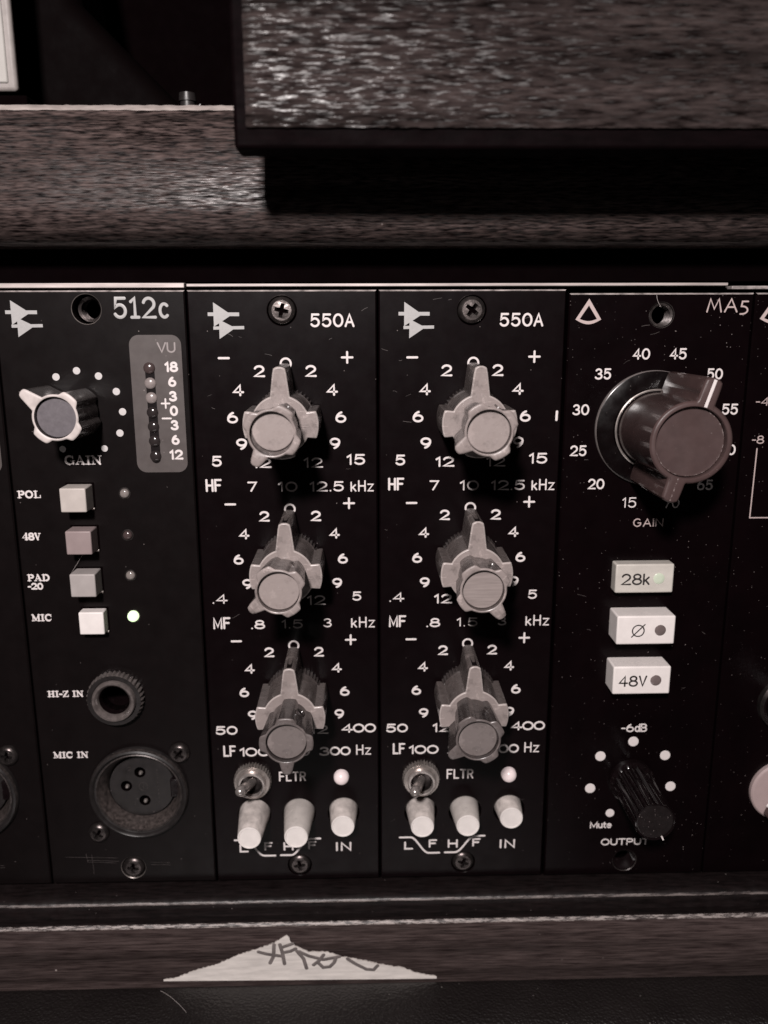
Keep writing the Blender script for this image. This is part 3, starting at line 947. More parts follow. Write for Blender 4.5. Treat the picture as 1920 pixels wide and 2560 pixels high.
# ------------------------------------------------------------------ equaliser modules
def eq_letters(mb):
    D = 0.46
    def t(s, u, v, h, w, sw=D, **k):
        pen(mb, s, u, v, h, w, sw, **k)
    t('550A', 29.0, 127.43, 2.72, 8.95, .44, gap=.38)
    for (cy, r12, big) in ((108.0, 98.59, 1), (77.78, 68.55, 0), (47.25, 38.14, -1)):
        minus(mb, 7.0, cy + 12.05, 2.45, .46)
        plus(mb, 31.9, cy + 12.1, 2.55, .44)
        mb.stroke([(19.45 + 1.02 * math.cos(2 * math.pi * i / 30), cy + 10.92 + 1.02 * math.sin(2 * math.pi * i / 30)) for i in range(31)], .42, .034, .012)
        k = 2.45 if big > 0 else 2.32
        for s, du, dv in (('2', -5.35, 9.4), ('4', -9.75, 5.6), ('6', -11.15, .05), ('9', -9.5, -5.5), ('2', 5.1, 9.4), ('4', 9.35, 5.6), ('6', 11.05, .05), ('9', 9.75, -5.45)):
            if big <= 0 and s == '2' and du > 0: du = 5.5
            t(s, 19.4 + du, cy + dv, k, k * .97)
        t('12', 13.95, r12, 2.2, 4.0, .42, gap=.36)
        t('12', 24.6, r12, 2.2, 4.05, .34, gap=.36)
    t('5', 4.63, 99.0, 2.3, 2.25, .42); t('15', 33.52, 99.18, 2.3, 4.0, .40, gap=.36)
    t('HF', 3.74, 93.9, 2.75, 3.4, .46, gap=.42)
    t('7', 11.76, 93.58, 2.2, 2.05, .40); t('10', 19.15, 93.53, 2.2, 4.05, .36, gap=.36)
    t('12.5', 27.35, 93.52, 2.2, 7.3, .36, gap=.34)
    t('kHz', 34.7, 93.58, 2.45, 4.9, .33, gap=.42)
    t('.4', 3.9, 69.02, 2.15, 3.25, .36, gap=.34); t('5', 33.37, 69.35, 2.1, 2.15, .36)
    t('MF', 4.05, 63.5, 2.75, 3.8, .46, gap=.40)
    t('.8', 11.87, 63.1, 2.1, 3.05, .38, gap=.34); t('1.5', 19.31, 63.16, 2.05, 4.7, .30, gap=.40); t('3', 26.95, 63.34, 2.05, 1.95, .30)
    t('kHz', 34.63, 63.4, 2.5, 5.2, .32, gap=.44)
    t('50', 3.9, 38.18, 2.15, 5.0, .42, gap=.24); t('400', 33.45, 38.3, 2.2, 7.75, .42, gap=.18)
    t('LF', 4.4, 33.1, 2.75, 2.85, .44, gap=.36); t('100', 10.0, 32.8, 2.2, 6.75, .42, gap=.22)
    t('200', 18.9, 32.8, 2.2, 7.0, .34, gap=.2); t('300', 28.05, 32.75, 2.2, 7.1, .42, gap=.2)
    t('Hz', 34.5, 33.0, 2.55, 3.4, .34, gap=.42)
    t('FLTR', 18.3, 26.6, 2.45, 6.1, .36, gap=.42)
    t('L', 6.66, 8.4, 2.1, 2.1, .44); t('F', 12.3, 8.85, 2.15, 1.95, .44)
    t('H', 16.93, 8.75, 2.2, 2.35, .44); t('F', 22.43, 8.95, 2.15, 1.95, .44)
    t('IN', 29.68, 8.45, 2.35, 3.6, .46, gap=.5)
    def scurve(u0, v0, u1, v1, a, c):
        P = [(u0, v0), (u0 + a, v0)]
        for i in range(1, 12):
            k = i / 12
            P.append((u0 + a + (u1 - c - u0 - a) * k, v0 + (v1 - v0) * (k * k * (3 - 2 * k))))
        return P + [(u1 - c, v1), (u1, v1)]
    mb.stroke(scurve(4.6, 10.55, 13.8, 6.4, 2.5, 2.5), .46, .06, .012)
    mb.stroke(scurve(15.1, 6.45, 24.3, 10.65, 2.4, 2.3), .46, .06, .012)

EQ_GROUP = 'matching black equaliser modules side by side'
eq = thing('equaliser_module', 'black equaliser module beside the preamp with the bar meter, inner bottom knob pointing straight down', 'equaliser', (0, 0, 0), EQ_GROUP)
p = MB()
p.plate_with_holes(.2, MW - .2, 0, MH, -2.6, 0, [(18.95, 129.36, 2.95), (19.42, 3.86, 2.75), (9.4, 17.2, 3.75), (19.6, 17.2, 3.75), (29.75, 17.4, 3.6)], .28, (0, 1, 2))
fp = p.build('front_panel', ['panel_black', 'panel_edge', 'black_gloss'], eq, (0, 0, 0), 25)
l_ = MB()
eq_letters(l_)
l_.build('lettering', ['ink_white'], fp, (0, 0, 0), 30)
l_ = MB()
emblem(l_, 5.35, 131.0, .92)
l_.build('emblem', ['ink_grey'], fp, (0, 0, 0), 30)
screw(eq, 18.95, 129.4, 2.72, 'screw', rad(12), -.5, 1.1)
screw(eq, 19.42, 3.86, 2.5, 'screw_dark', rad(-8), -.5)
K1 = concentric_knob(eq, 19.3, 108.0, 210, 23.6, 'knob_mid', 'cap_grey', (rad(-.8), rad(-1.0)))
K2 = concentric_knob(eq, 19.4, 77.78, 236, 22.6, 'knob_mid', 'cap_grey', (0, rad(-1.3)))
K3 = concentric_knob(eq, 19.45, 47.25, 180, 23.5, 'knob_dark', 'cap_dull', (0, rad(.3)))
# toggle switch
def toggle(parent, u, v, tip):
    b = MB()
    b.lathe([(4.25, -.2), (4.25, 1.5), (3.95, 1.85), (3.25, 1.85), (3.1, 1.9)], 0, 0, 240, [0] * 5, ((0, 1), 36, .5), cap1=False)
    t = b.build('toggle_switch', ['dull_metal'], parent, (u, v, 0), 40)
    b = MB()
    b.lathe([(3.15, -.2), (3.15, 2.9), (2.9, 3.15), (2.55, 3.15), (2.35, 2.4), (2.1, 1.2), (.2, .9)], 0, 0, 48, [0, 0, 0, 0, 1, 1, 1])
    b.build('bushing', ['chrome', 'screw_dark'], t, (0, 0, 0), 40)
    b = MB()
    b.tube((0, 0, 1.2), tip, .95, 1.15, 28, 0, 5)
    b.build('lever', ['chrome'], t, (0, 0, 0), 40)
    return t
TG = toggle(eq, 9.4, 26.1, (-1.6, 2.0, 8.4))
def led(parent, u, v, r, mat, h=1.0, name='indicator_light', bezel=None):
    b = MB()
    prof = [(r * 1.0, -.6), (r * 1.0, h * .25)] + [(r * math.cos(rad(a)), h * .25 + h * .75 * math.sin(rad(a))) for a in (18, 36, 54, 72, 84)]
    b.lathe(prof, 0, 0, 32, [0] * 7)
    if bezel:
        b.lathe([(r * 1.3, -.1), (r * 1.26, .14), (r * 1.06, .16), (r * 1.02, -.1)], 0, 0, 32, [1] * 4, cap1=False)
    return b.build(name, [mat] + ([bezel] if bezel else []), parent, (u, v, 0), 60)
led(eq, 29.4, 26.5, 1.72, 'lamp_pink', 2.1)
def tapered_button(parent, u, v, out, side, tip):
    b = MB()
    n = 40
    prof = [(3.62, -9.0), (3.5, -1.0), (3.5 - 1.0 * .15, out * .18), (2.62, out - .12), (2.5, out), (2.3, out), (2.2, out - .12), (1.2, out - .18)]
    prof = [(3.55, out - 14), (3.52, out - 9.3), (3.2, out - 6.2), (2.62, out - .2), (2.5, out), (2.28, out), (2.18, out - .13), (1.2, out - .17)]
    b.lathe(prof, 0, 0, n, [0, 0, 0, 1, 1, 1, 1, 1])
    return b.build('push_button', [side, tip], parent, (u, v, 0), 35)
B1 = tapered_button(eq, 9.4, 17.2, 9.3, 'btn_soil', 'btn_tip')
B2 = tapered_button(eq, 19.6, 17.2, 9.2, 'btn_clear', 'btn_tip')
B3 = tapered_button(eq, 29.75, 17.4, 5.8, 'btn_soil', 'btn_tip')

eq2 = copy_tree(eq)
eq2.location.x = MW * S
eq2['label'] = 'black equaliser module beside the big brown knob, inner middle knob pointing down to the right'
for o in kids(eq2):
    nm = o.name.split('.')[0]
    if nm == 'stacked_knob':
        z = o.location.z / S
        turn, tl, dw = ((240, (0, 0), 1.6) if z > 100 else (145, (0, rad(-.3)), .4) if z > 60 else (237, (rad(.3), rad(-1.5)), -.1))
        for s in kids(o):
            if s.name.split('.')[0] in ('inner_knob', 'knob_cap', 'grub_screw'):
                s.location.y = -dw * S
                s.rotation_euler = (tl[0], rad(turn) if s.name.startswith('inner_knob') else 0, tl[1])
                if s.name.startswith('knob_cap') and 60 < z < 100:
                    s.data = s.data.copy(); s.data.materials[0] = M['cap_brushed']
    if nm == 'push_button':
        o.location.y += (3.15 if o.location.x < .025 else 2.1) * S
    if nm == 'toggle_switch':
        for s in kids(o):
            if s.name.startswith('lever'):
                s.rotation_euler = (rad(3), rad(-10), 0)
    if nm == 'screw':
        o.rotation_euler.y += rad(25)
c_ = MB()
c_.stroke([(37.0, 108.9), (36.95, 107.2)], .5, .03, .012)
for o in kids(eq2):
    if o.name.startswith('front_panel'):
        c_.build('paint_chip', ['ink_white'], o, (0, 0, 0), 30)

# ------------------------------------------------------------------ preamp with bar meter
PR_GROUP = 'matching preamp modules with round sockets'
pr = thing('preamp_module', 'black preamp module with grey bar meter plate and four square buttons', 'preamp', (-MW, 0, 0), PR_GROUP)
p = MB()
LEDV = (118.15, 115.1, 112.15, 109.2, 106.28, 103.32, 100.2)
p.plate_with_holes(.2, MW - .2, 0, MH, -2.6, 0, [(18.35, 129.75, 2.9), (19.05, 3.95, 2.75), (21.75, 23.4, 10.0), (18.3, 46.7, 3.3)], .28, (0, 1, 2))
fp = p.build('front_panel', ['panel_grey', 'panel_edge', 'dull_metal'], pr, (0, 0, 0), 25)
l_ = MB()
GS = dict(G); GS['1'] = G['i1']; GS['0'] = G['0']
pen(l_, '512c', 29.1, 129.98, 4.3, 11.1, .62, GS, 1, .42)
for (s, u, v, h, w) in (('POL', 3.5, 92.3, 1.75, 5.1), ('48V', 3.15, 83.25, 1.75, 4.2), ('PAD', 3.75, 74.2, 1.7, 4.95), ('MIC', 3.62, 65.22, 1.75, 4.6), ('HI-Z IN', 7.15, 47.5, 1.65, 8.1), ('MIC IN', 7.08, 32.76, 1.7, 8.0)):
    pen(l_, s, u, v, h, w, .40, SERIF, 0, .14)
pen(l_, '-20', 2.95, 72.3, 1.6, 3.5, .38, SERIF, 2, .14)
pen(l_, 'GAIN', 15.25, 99.45, 2.1, 7.9, .40, SERIF, 2, .14)
for (u, v) in ((11.2, 116.45), (15.42, 117.67), (19.73, 116.59), (23.08, 113.47), (24.05, 109.36), (23.2, 105.0)):
    dot(l_, u, v, .74, .04, 3)
for (u, v) in ((19.84, 101.83), (11.27, 101.78)):
    dot(l_, u, v, .66, .04, 3)
l_.build('lettering', ['ink_white', 'ink_grey', 'ink_white', 'ink_dot'], fp, (0, 0, 0), 30)
l_ = MB()
emblem(l_, 3.5, 131.5, .95)
l_.build('emblem', ['ink_grey'], fp, (0, 0, 0), 30)
l_ = MB()
for a, b in (((3.8, 6.9), (15.5, 6.5)), ((8.6, 6.0), (15.8, 5.6)), ((9.0, 5.5), (15.2, 5.2)), ((23, 5.2), (27.5, 5.0)), ((23.2, 4.6), (27.6, 4.45)), ((8.4, 7.8), (8.7, 5.4)), ((9.7, 7.6), (9.9, 2.4))):
    l_.stroke([a, ((a[0] + b[0]) / 2, (a[1] + b[1]) / 2 + .05), b], .055, .012, .006)
l_.build('scratches', ['scratch'], fp, (0, 0, 0), 30)
b = MB()
pf = []
for i in range(7):
    pf += [(2.5, -2.7 - i * .55), (1.95, -2.95 - i * .55)]
b.lathe(pf[::-1], 0, 0, 40, [0] * len(pf), cap1=False)
for i in range(len(b.f)):
    b.f[i] = b.f[i][::-1]
b.build('threaded_hole', ['screw_dark'], pr, (18.35, 129.75, 0), 40)
screw(pr, 19.05, 3.95, 2.5, 'screw_dark', rad(5), -.4)
# meter plate
b = MB()
o_ = []
for (cx, cy, a0) in ((34.7, 122.7, 0), (28.3, 122.7, 90), (28.3, 98.8, 180), (34.7, 98.8, 270)):
    o_ += arc(cx, cy, 2.0, 2.0, a0, a0 + 90, 8)
poly(b, o_, 0, .09, 0)
mp_ = b.build('meter_plate', ['meter_grey'], pr, (0, 0, 0), 30)
b = MB()
pen(b, 'VU', 33.7, 122.2, 2.15, 3.75, .36, None, 1, .22, .09)
for q, v, w in (('18', 118.35, 2.75), ('6', 115.4, 1.75), ('3', 112.45, 1.75), ('0', 109.5, 1.7), ('3', 106.55, 1.75), ('6', 103.55, 1.75), ('12', 100.45, 2.85)):
    pen(b, q, 34.5, v, 2.15, w, .50, None, 0, .42, .09)
b.stroke([(32.1, 111.0), (33.7, 111.0)], .36, .03, .10); b.stroke([(32.9, 110.1), (32.9, 111.9)], .36, .04, .10)
b.stroke([(32.1, 107.95), (33.8, 107.95)], .36, .03, .10)
b.build('lettering', ['ink_white', 'ink_dim'], mp_, (0, 0, 0), 30)
b = MB()
b.stroke([(30.1, 117.9), (30.3, 99.6)], 2.0, .02, .085)
b.build('lamp_slot', ['black_matt'], mp_, (0, 0, 0), 30)
for i, v in enumerate(LEDV):
    o = led(pr, 30.05 + .03 * i, v, 1.18, ['lens_red', 'lens_pale', 'lens_pale', 'lens_dark', 'lens_dark', 'lens_dark', 'lens_dark'][i], .75, 'meter_light')
# gain knob
ok, c = lobed_knob('gain_knob', pr, (15.0, 109.4, 0), .8, 12.3, 'knob_dark', 'knob_edge', 'cap_slate', -51, (rad(-1.0), rad(-.6)), size=1.0, recess=1.1, tip=7.9, flare=1.0)
round_knob_cap(c, 'cap_slate', ok, (0, 0, 0), (0, 0))
g_ = MB()
q0 = rad(-14)
ring_c, ring_n, ring_t = Vector((4.3 * math.cos(q0), 4.3 * math.sin(q0), 6.0)), Vector((math.cos(q0), math.sin(q0), 0)), Vector((-math.sin(q0), math.cos(q0), 0))
L = []
for off, r in ((0, .95), (.42, .9), (.42, .65), (.1, .55)):
    L.append([tuple(ring_c + ring_n * off + (ring_t * math.cos(2 * math.pi * i / 20) + Vector((0, 0, 1)) * math.sin(2 * math.pi * i / 20)) * r) for i in range(20)])
g_.rings(L, [0, 0, 0, 1])
g_.build('grub_screw', ['knob_dark', 'black_matt'], ok, (0, 0, 0), 40)
# square buttons with lamps
for (u, v, out, mt) in ((14.15, 91.95, 4.9, 'btn_cream'), (14.4, 82.9, 4.5, 'btn_rose'), (14.55, 73.75, 4.6, 'btn_grey'), (15.1, 64.8, 2.9, 'btn_white')):
    b = MB()
    b.box(-2.62, 2.62, -2.5, 2.5, .02, out)
    o = b.build('push_button', [mt], pr, (u, v, 0), bevel=.28, seg=3)
    b = MB()
    b.box(-2.95, 2.95, -2.95, 2.8, -.5, .04)
    b.build('hole_shade', ['void'], o)  # flat black plate standing in for the shaded hole round the button
    b = MB()
    b.box(2.1, 2.85, -2.95, -2.45, .0, .55)
    b.build('button_lug', ['dull_metal'], o, bevel=.15)
for v, mt in ((92.4, 'lens_clear'), (83.42, 'lens_red'), (74.57, 'lens_clear')):
    led(pr, 23.28, v, .98, mt, .7, bezel='screw_dark')
led(pr, 23.28, 65.45, 1.2, 'lamp_green', 1.5, bezel='screw_dark')
# jack socket
b = MB()
b.lathe([(6.2, -.1), (6.2, 1.7), (5.8, 2.2), (4.9, 2.25), (4.75, 1.9)], 0, 0, 216, [1, 1, 0, 0, 0], ((0, 1), 36, .5), cap1=False)
j_ = b.build('jack_socket', ['socket_black', 'socket_ring'], pr, (18.3, 46.7, 0), 40)
b = MB()
b.lathe([(4.72, .3), (4.72, 2.7), (4.5, 3.0), (4.05, 3.0), (3.55, 2.5), (3.3, 1.8), (3.3, -12), (.1, -12)], 0, 0, 56, [0, 0, 0, 0, 0, 1, 1, 1])
b.build('bushing', ['socket_ring', 'black_gloss'], j_, (0, 0, 0), 40)
# round three-pin socket
b = MB()
b.lathe([(11.2, -.1), (11.1, .8), (10.8, 1.5), (10.4, 1.7), (10.1, 1.45), (9.9, .9), (9.65, .8), (9.4, .95), (9.2, .6), (7.75, -2.6), (7.6, -4.0)], 0, 0, 96, [0, 1, 0, 0, 0, 0, 1, 1, 2, 0, 0], cap1=False)
x_ = b.build('microphone_socket', ['socket_black', 'socket_worn', 'socket_wall'], pr, (21.75, 23.4, 0), 40)
b = MB()
b.lathe([(10, -9), (9.5, -6), (8.6, -5.5), (7.5, -5.0)], 0, 0, 64, [0] * 4, cap1=False)
loops = [[Vector((7.35 * math.cos(2 * math.pi * i / 72), 7.35 * math.sin(2 * math.pi * i / 72), 0)) for i in range(72)]]
pins = [(-.3, 3.5), (-3.6, .1), (.4, -3.6)]
for (pu, pv) in pins:
    loops.append([Vector((pu + 1.3 * math.cos(2 * math.pi * i / 28), pv + 1.3 * math.sin(2 * math.pi * i / 28), 0)) for i in range(28)])
flat = [q for L in loops for q in L]
fs = []
for t in tessellate_polygon(loops):
    a, c2, d = (flat[i] for i in t)
    fs.append(t if (c2 - a).cross(d - a).z > 0 else (t[0], t[2], t[1]))
b.add([(q.x, q.y, -2.3) for q in flat], fs, 0)
b.lathe([(7.35, -7), (7.45, -2.5), (7.35, -2.3)], 0, 0, 72, [0] * 3, cap1=False)
for (pu, pv) in pins:
    b.lathe([(.9, -7.2), (1.15, -2.9), (1.3, -2.3)], pu, pv, 28, [1, 1, 2], cap0=True, cap1=False)
    for f in range(len(b.f) - 28 * 2 - 1, len(b.f)):
        b.f[f] = b.f[f][::-1]
for (pu, pv) in pins:
    b.lathe([(.5, -3.3), (.42, -2.8), (.2, -2.6)], pu - .05, pv - .6, 12, [2, 2, 2])
b.build('socket_insert', ['socket_black', 'void', 'dull_metal'], x_, (0, 0, 0), 40)
b = MB()
b.stroke([(1.0 * math.cos(2 * math.pi * i / 20) + .3, 1.0 * math.sin(2 * math.pi * i / 20) - .1) for i in range(21)], .12, .03, -2.3)
b.stroke([(.3, .55), (.3, -.7)], .12, .04, -2.3)
pen(b, '2', -2.6, 4.4, 1.0, .8, .12, None, 0, .3, -2.3)
pen(b, '1', -2.0, -4.3, 1.0, .5, .12, None, 0, .3, -2.3)
for i in range(9):
    b.stroke([(3.4 + .02 * i, 4.2 - i * 1.0), (3.75, 4.1 - i * 1.0), (3.5, 3.75 - i * 1.0)], .10, .03, -2.3)
b.build('moulded_marks', ['socket_worn'], x_, (0, 0, 0), 30)
b = MB()
b.box(6.6, 9.4, -2.4, 2.2, -5, -1.2)
b.build('latch', ['black_gloss'], x_, (0, 0, 0), bevel=.3)
b = MB()
screw(pr, 31.3, 32.95, 2.4, 'screw_dark', rad(38), 0, 1.1)
screw(pr, 11.87, 13.3, 2.4, 'screw_dark', rad(30), 0, 1.1)

pr2 = copy_tree(pr)
pr2.location.x = -2 * MW * S
pr2['label'] = 'black module at the left edge showing only a socket rim and a screw'
for o in kids(pr2):
    if o.name.startswith('screw'):
        o.rotation_euler.y += rad(-30)

# ------------------------------------------------------------------ preamp with the brown knob
def fan_mark(mb, u, v, k=1.0):
    """outlined wedge with a curved base"""
    outer = [(u, v), (u - 2.62 * k, v - 4.1 * k)] + [(u + 2.62 * k * (-1 + 2 * i / 10), v - 4.1 * k - .95 * k * math.sin(math.pi * i / 10)) for i in range(1, 10)] + [(u + 2.62 * k, v - 4.1 * k)]
    inner = [(u, v - 1.35 * k), (u - 1.75 * k, v - 4.0 * k)] + [(u + 1.75 * k * (-1 + 2 * i / 10), v - 4.0 * k - .42 * k * math.sin(math.pi * i / 10)) for i in range(1, 10)] + [(u + 1.75 * k, v - 4.0 * k)]
    n = len(outer)
    mb.add([(a, b, .04) for a, b in outer] + [(a, b, .04) for a, b in inner], [(i, (i + 1) % n, n + (i + 1) % n, n + i) for i in range(n)], 1)

ma = thing('preamp_module', 'black preamp module with a big brown pointer knob and three wide white lettered buttons', 'preamp', (2 * MW, 0, 0))
p = MB()
p.plate_with_holes(.45, MW - .2, -.15, MH - .75, -2.6, 0, [(19.3, 128.3, 2.5), (19.3, 3.6, 2.75)], .3, (0, 1, 2))
fp = p.build('front_panel', ['panel_gloss', 'panel_edge', 'socket_worn'], ma, (0, 0, 0), 25)
l_ = MB()
fan_mark(l_, 4.45, 131.55)
MAF = {'M': (1.0, [[(0, 0), (.2, 1), (.5, .22), (.8, 1), (1.0, 0)]]), 'A': (.85, [[(0, 0), (.42, 1), (.85, 0)], [(.17, .36), (.68, .36)]]),
       '5': (.5, [[(.5, .80), (.1, .80), (.05, .42)] + arc(.12, .12, .38, .30, 95, -95, 12) + [(0, -.18)]])}
pen(l_, 'MA5', 32.65, 130.15, 2.85, 8.6, .34, MAF, 1, .26)
for s, u, v, w in (('40', 15.73, 120.55, 3.6), ('45', 23.34, 120.55, 3.6), ('35', 8.1, 116.55, 3.45), ('50', 31.2, 116.45, 3.35), ('30', 3.85, 109.25, 3.5), ('55', 35.0, 109.2, 3.5), ('25', 3.75, 100.7, 3.6), ('20', 7.85, 93.6, 3.55), ('65', 31.1, 93.25, 3.5), ('60', 35.2, 100.7, 3.5)):
    pen(l_, s, u, v, 2.3, w, .38, None, 0, .34)
pen(l_, '15', 15.2, 89.55, 2.25, 3.1, .28, None, 0, .4); pen(l_, '70', 24.2, 89.4, 2.25, 3.4, .28, None, 0, .34)
pen(l_, 'GAIN', 19.5, 85.15, 1.85, 6.5, .24, None, 1, .34)
pen(l_, '-6dB', 19.5, 37.4, 2.05, 5.9, .34, None, 0, .26); pen(l_, 'Mute', 13.25, 12.95, 1.75, 5.1, .33, None, 0, .26)
pen(l_, 'OUTPUT', 19.2, 8.45, 1.75, 11.4, .30, None, 0, .26)
for (u, v) in ((19.53, 34.05), (12.19, 30.51), (27.04, 30.49), (10.25, 22.44), (28.83, 22.63), (15.2, 16.02)):
    dot(l_, u, v, 1.18 if v > 17 else 1.0, .1, 0)
l_.build('lettering', ['ink_white', 'ink_rose'], fp, (0, 0, 0), 30)
# tapped holes: rings of thread just inside
for v_, r_h in ((128.3, 2.42), (3.6, 2.68)):
    b = MB()
    pf = []
    for i in range(7):
        pf += [(r_h - .05, -.25 - i * .55), (r_h - .55, -.52 - i * .55)]
    b.lathe(pf[::-1], 0, 0, 40, [0] * len(pf), cap1=False)
    for i in range(len(b.f)):
        b.f[i] = b.f[i][::-1]
    b.build('threaded_hole', ['socket_worn' if v_ > 60 else 'black_gloss'], ma, (19.3, v_, 0), 40)
# big knob on its skirt
b = MB()
b.lathe([(11.95, .05), (11.95, .75), (11.82, 1.0), (11.6, 1.1), (8.45, 1.35), (8.3, 2.1), (8.12, 2.2), (7.9, 2.15)], 0, 0, 120, [1, 1, 0, 0, 0, 2, 2, 0])
sk = b.build('gain_knob', ['skirt', 'skirt_edge', 'dull_metal'], ma, (18.85, 105.35, 0), 30)
ANG = 17.0
b = MB()
ol = polar_outline(7.65, [], (0, 1.9, 1.7, 12.2))
ol2 = polar_outline(7.65, [], (180, 1.95, 1.65, 11.6))
ol = [a if (a[0] ** 2 + a[1] ** 2) >= (c3[0] ** 2 + c3[1] ** 2) else c3 for a, c3 in zip(ol, ol2)]
circ = [(6.6 * math.cos(2 * math.pi * i / 360), 6.6 * math.sin(2 * math.pi * i / 360)) for i in range(360)]
b.rings([at_w(ol, 2.6), at_w(ol, 21.5), at_w(inset(ol, .2), 21.82), at_w(inset(ol, .42), 21.95), at_w([(x * 1.02, y * 1.02) for x, y in circ], 21.95), at_w(circ, 21.75), at_w(circ, 19.7)], [1, 0, 0, 0, 0, 0, 0], cap=True)
kb = b.build('knob_body', ['brown', 'brown_gloss'], sk, (0, 0, 0), 32, rot=(0, rad(ANG), 0))
b = MB()
b.lathe([(6.48, 19.9), (6.48, 20.55), (6.38, 20.72), (6.25, 20.75), (6.1, 20.72)], 0, 0, 96, [0, 1, 1, 0, 0])
b.build('knob_cap', ['brown_cap', 'brown_dusty'], sk, (0, 0, 0), 30)
b = MB()
b.box(-.3, .3, 6.75, 11.95, 21.7, 22.0)
b.build('pointer_line', ['ink_white'], sk, (0, 0, 0), bevel=.06, rot=(0, rad(ANG), 0))
b = MB()
b.box(-.1, .1, -11.3, -6.8, 21.7, 21.975)
b.build('tail_groove', ['brown_dusty'], sk, (0, 0, 0), rot=(0, rad(ANG), 0))
# wide buttons
for (u, v, out, side, word, lampm) in ((18.55, 73.55, 2.9, 'btn_lit', '28k', 'lamp_faint'), (18.65, 62.9, 5.6, 'btn_white', 'phase', 'lens_off'), (18.6, 51.3, 5.3, 'btn_white', '48V', 'lens_off')):
    b = MB()
    b.box(-6.25, 6.25, -3.2, 3.2, -3, out)
    kb2 = b.build('push_button', [side], ma, (u, v, 0), bevel=.35, seg=3)
    b = MB()
    if word == 'phase':
        b.stroke([(-1.65 + 1.25 * math.cos(2 * math.pi * i / 30), -.1 + 1.25 * math.sin(2 * math.pi * i / 30)) for i in range(31)], .27, .02, out + .004)
        b.stroke([(-3.0, -1.5), (-.3, 1.3)], .27, .028, out + .004)
    else:
        pen(b, word.replace('k', 'K'), -1.95, -.15, 2.6, 6.2, .40, None, 0, .28, out + .004)
    b.build('lettering', ['ink_dark'], kb2, (0, 0, 0), 30)
    b = MB()
    b.lathe([(1.2, out - .3), (1.2, out + .06), (1.1, out + .12), (.5, out + .16)], 3.05, .0, 32, [0] * 4)
    b.build('indicator_light', [lampm], kb2, (0, 0, 0), 50)
# output knob: slim fluted black knob
b = MB()
seg = 216
b.lathe([(5.2, .05), (5.1, 1.2), (4.75, 1.6), (4.6, 2.0), (4.45, 16.2), (4.25, 16.75), (4.05, 16.85), (3.9, 16.6)], 0, 0, seg, [0] * 8, ((3, 4), 18, .42), cap1=False)
kn = b.build('output_knob', ['black_gloss'], ma, (19.5, 24.4, 0), 30)
b = MB()
b.lathe([(3.95, 15.8), (3.9, 16.5), (3.7, 16.55)], 0, 0, 64, [0, 0, 0])
b.build('knob_cap', ['black_dusty'], kn, (0, 0, 0), 30)
b = MB()
b.box(-.16, .16, -4.55, -3.75, 16.3, 16.95)
b.build('pointer_line', ['ink_white'], kn, (0, 0, 0), rot=(0, rad(-25), 0))

# ------------------------------------------------------------------ module cut by the right edge
mr = thing('equaliser_module', 'black module cut by the right edge of the photo, with a pale pink round knob', 'equaliser', (3 * MW, 0, 0))
p = MB()
p.plate_with_holes(.2, MW - .2, -.15, MH - .75, -2.6, 0, [(19.3, 128.3, 2.5), (19.3, 3.6, 2.75)], .3, (0, 1, 2))
fp = p.build('front_panel', ['panel_gloss', 'panel_edge', 'dull_metal'], mr, (0, 0, 0), 25)
l_ = MB()
fan_mark(l_, 3.95, 131.6)
pen(l_, '-4', 3.6, 110.75, 1.75, 2.9, .24, None, 1, .26); pen(l_, '-8', 3.4, 102.8, 1.75, 2.6, .24, None, 1, .26)
l_.build('lettering', ['ink_white', 'ink_rose'], fp, (0, 0, 0), 30)
l_ = MB()
l_.stroke([(3.35, 100.9), (3.2, 86.0), (18, 86.0)], .26, .03, .01, 0)
l_.build('bracket_line', ['ink_rose'], fp, (0, 0, 0), 30)
b = MB()
b.lathe([(7.2, .05), (7.2, 1.0), (6.9, 1.35), (6.7, 1.4)], 0, 0, 80, [0] * 4)
kp = b.build('tone_knob', ['pink'], mr, (16.3, 21.5, 0), 30)
b = MB()
b.box(-2.0, 2.0, -6.6, 6.6, 1.2, 12.0, 0, (.4, .4))
b.build('knob_bar', ['brown'], kp, (0, 0, 0), bevel=.4, rot=(0, rad(20), 0))
b = MB()
b.tube((-3.2, -3.0, 1.3), (-1.2, -4.6, 3.0), .7, .6, 16, 0, 2)
b.build('pointer_line', ['ink_white'], kp, (0, 0, 0), 30)
b = MB()
b.lathe([(6.3, .05), (6.2, 1.4), (5.6, 2.0), (5.2, 2.1), (5.0, 14.0), (4.7, 14.4)], 0, 0, 72, [1, 1, 0, 0, 0, 0])
b.build('level_knob', ['black_gloss', 'screw_dark'], mr, (15.2, 43.0, 0), 30)

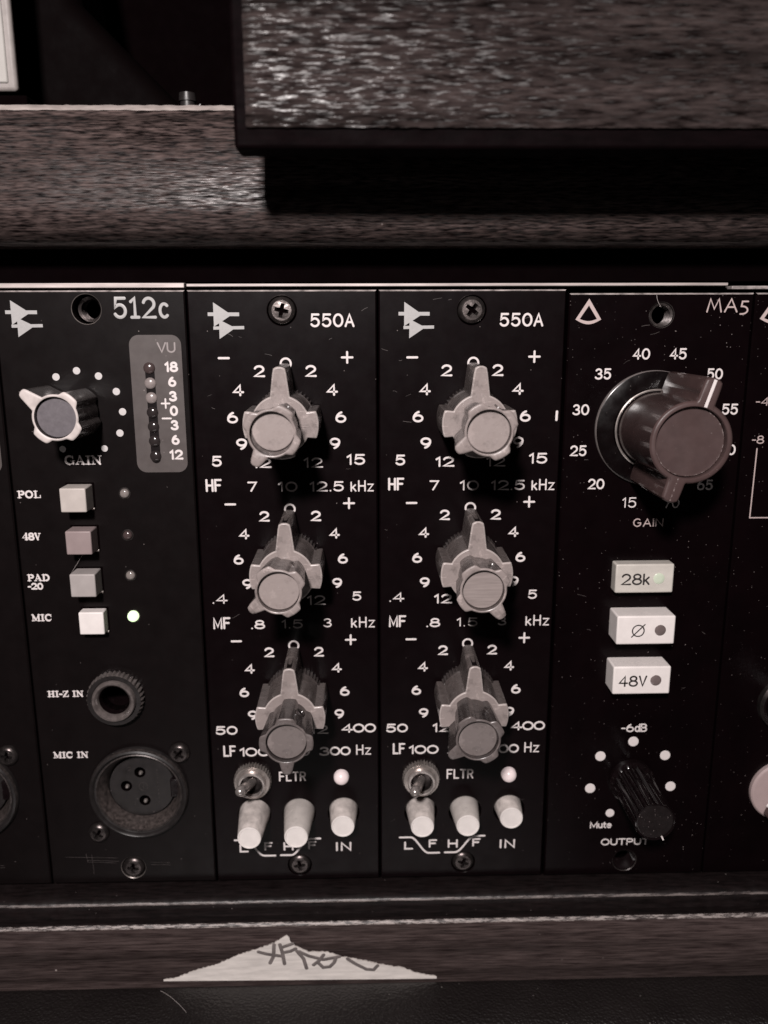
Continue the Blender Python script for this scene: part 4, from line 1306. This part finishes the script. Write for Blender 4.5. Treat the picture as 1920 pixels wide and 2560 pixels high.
# fine handling marks
def marks(panel, spots, seed):
    random.seed(seed)
    b = MB()
    for (u, v) in spots:
        a = random.uniform(-.6, .6); L = random.uniform(.25, 1.0)
        b.stroke([(u - L * math.cos(a), v - L * math.sin(a)), (u, v + random.uniform(-.1, .1)), (u + L * math.cos(a), v + L * math.sin(a))], random.uniform(.04, .09), .012, .006)
    b.build('scratches', ['scratch'], panel, (0, 0, 0), 30)
for o in [q for q in bpy.data.objects if q.name.startswith('front_panel')]:
    x = o.parent.location.x / S
    if abs(x - MW) < 1:
        marks(o, [(1.4, 121.6), (4.6, 119.5), (3.5, 113.2), (6.2, 112.4), (12.0, 131.6), (14.5, 131.4), (1.6, 84.0), (30.5, 127.9), (6.0, 107), (33, 20), (3, 15)], 3)
    elif abs(x) < 1:
        marks(o, [(10.5, 124.2), (8.5, 124.6), (3.8, 112.6), (4.4, 110.0), (24.5, 98.0), (16.0, 120.7), (28.6, 123.8), (31.8, 97.2), (7.2, 65.1), (35.5, 129.6)], 4)
    elif abs(x - 2 * MW) < 1:
        marks(o, [(16.2, 126.2), (18.2, 124.7), (12.8, 119.0), (5.5, 98.8), (33.5, 60.0), (25.5, 69.5), (30.0, 47.0), (8, 61), (6, 69)], 5)
random.seed(11)
# ------------------------------------------------------------------ loose fibres and lint
def fibre(name, pts, r, label):
    b = MB()
    for a, c in zip(pts[:-1], pts[1:]):
        b.tube(a, c, r, r, 6, 0)
    o = b.build(name, ['lint'], None, (0, 0, 0), 60)
    tag(o, label, 'fibre')
def curve3(p0, p1, p2, n=10):
    return [tuple((1 - t) ** 2 * Vector(p0) + 2 * t * (1 - t) * Vector(p1) + t * t * Vector(p2)) for t in [i / n for i in range(n + 1)]]
fibre('loose_fibre', curve3((-11.6, -19.3, 11.6), (-8.5, -19.5, 13.0), (-4.6, -19.62, 17.5)), .04, 'thin pale fibre lying on the vinyl below the left tip of the paper')
fibre('loose_fibre', curve3((94.1, 132.2, .5), (94.1, 131.1, .6), (95.2, 129.9, .2)), .055, 'fine curved hair at the upper edge beside the threaded hole above the brown knob')
fibre('loose_fibre', curve3((-23.7, 80.2, 1.5), (-25.3, 78.0, .8), (-27.2, 75.3, .15)), .035, 'fine hair hanging from the rose coloured square button')
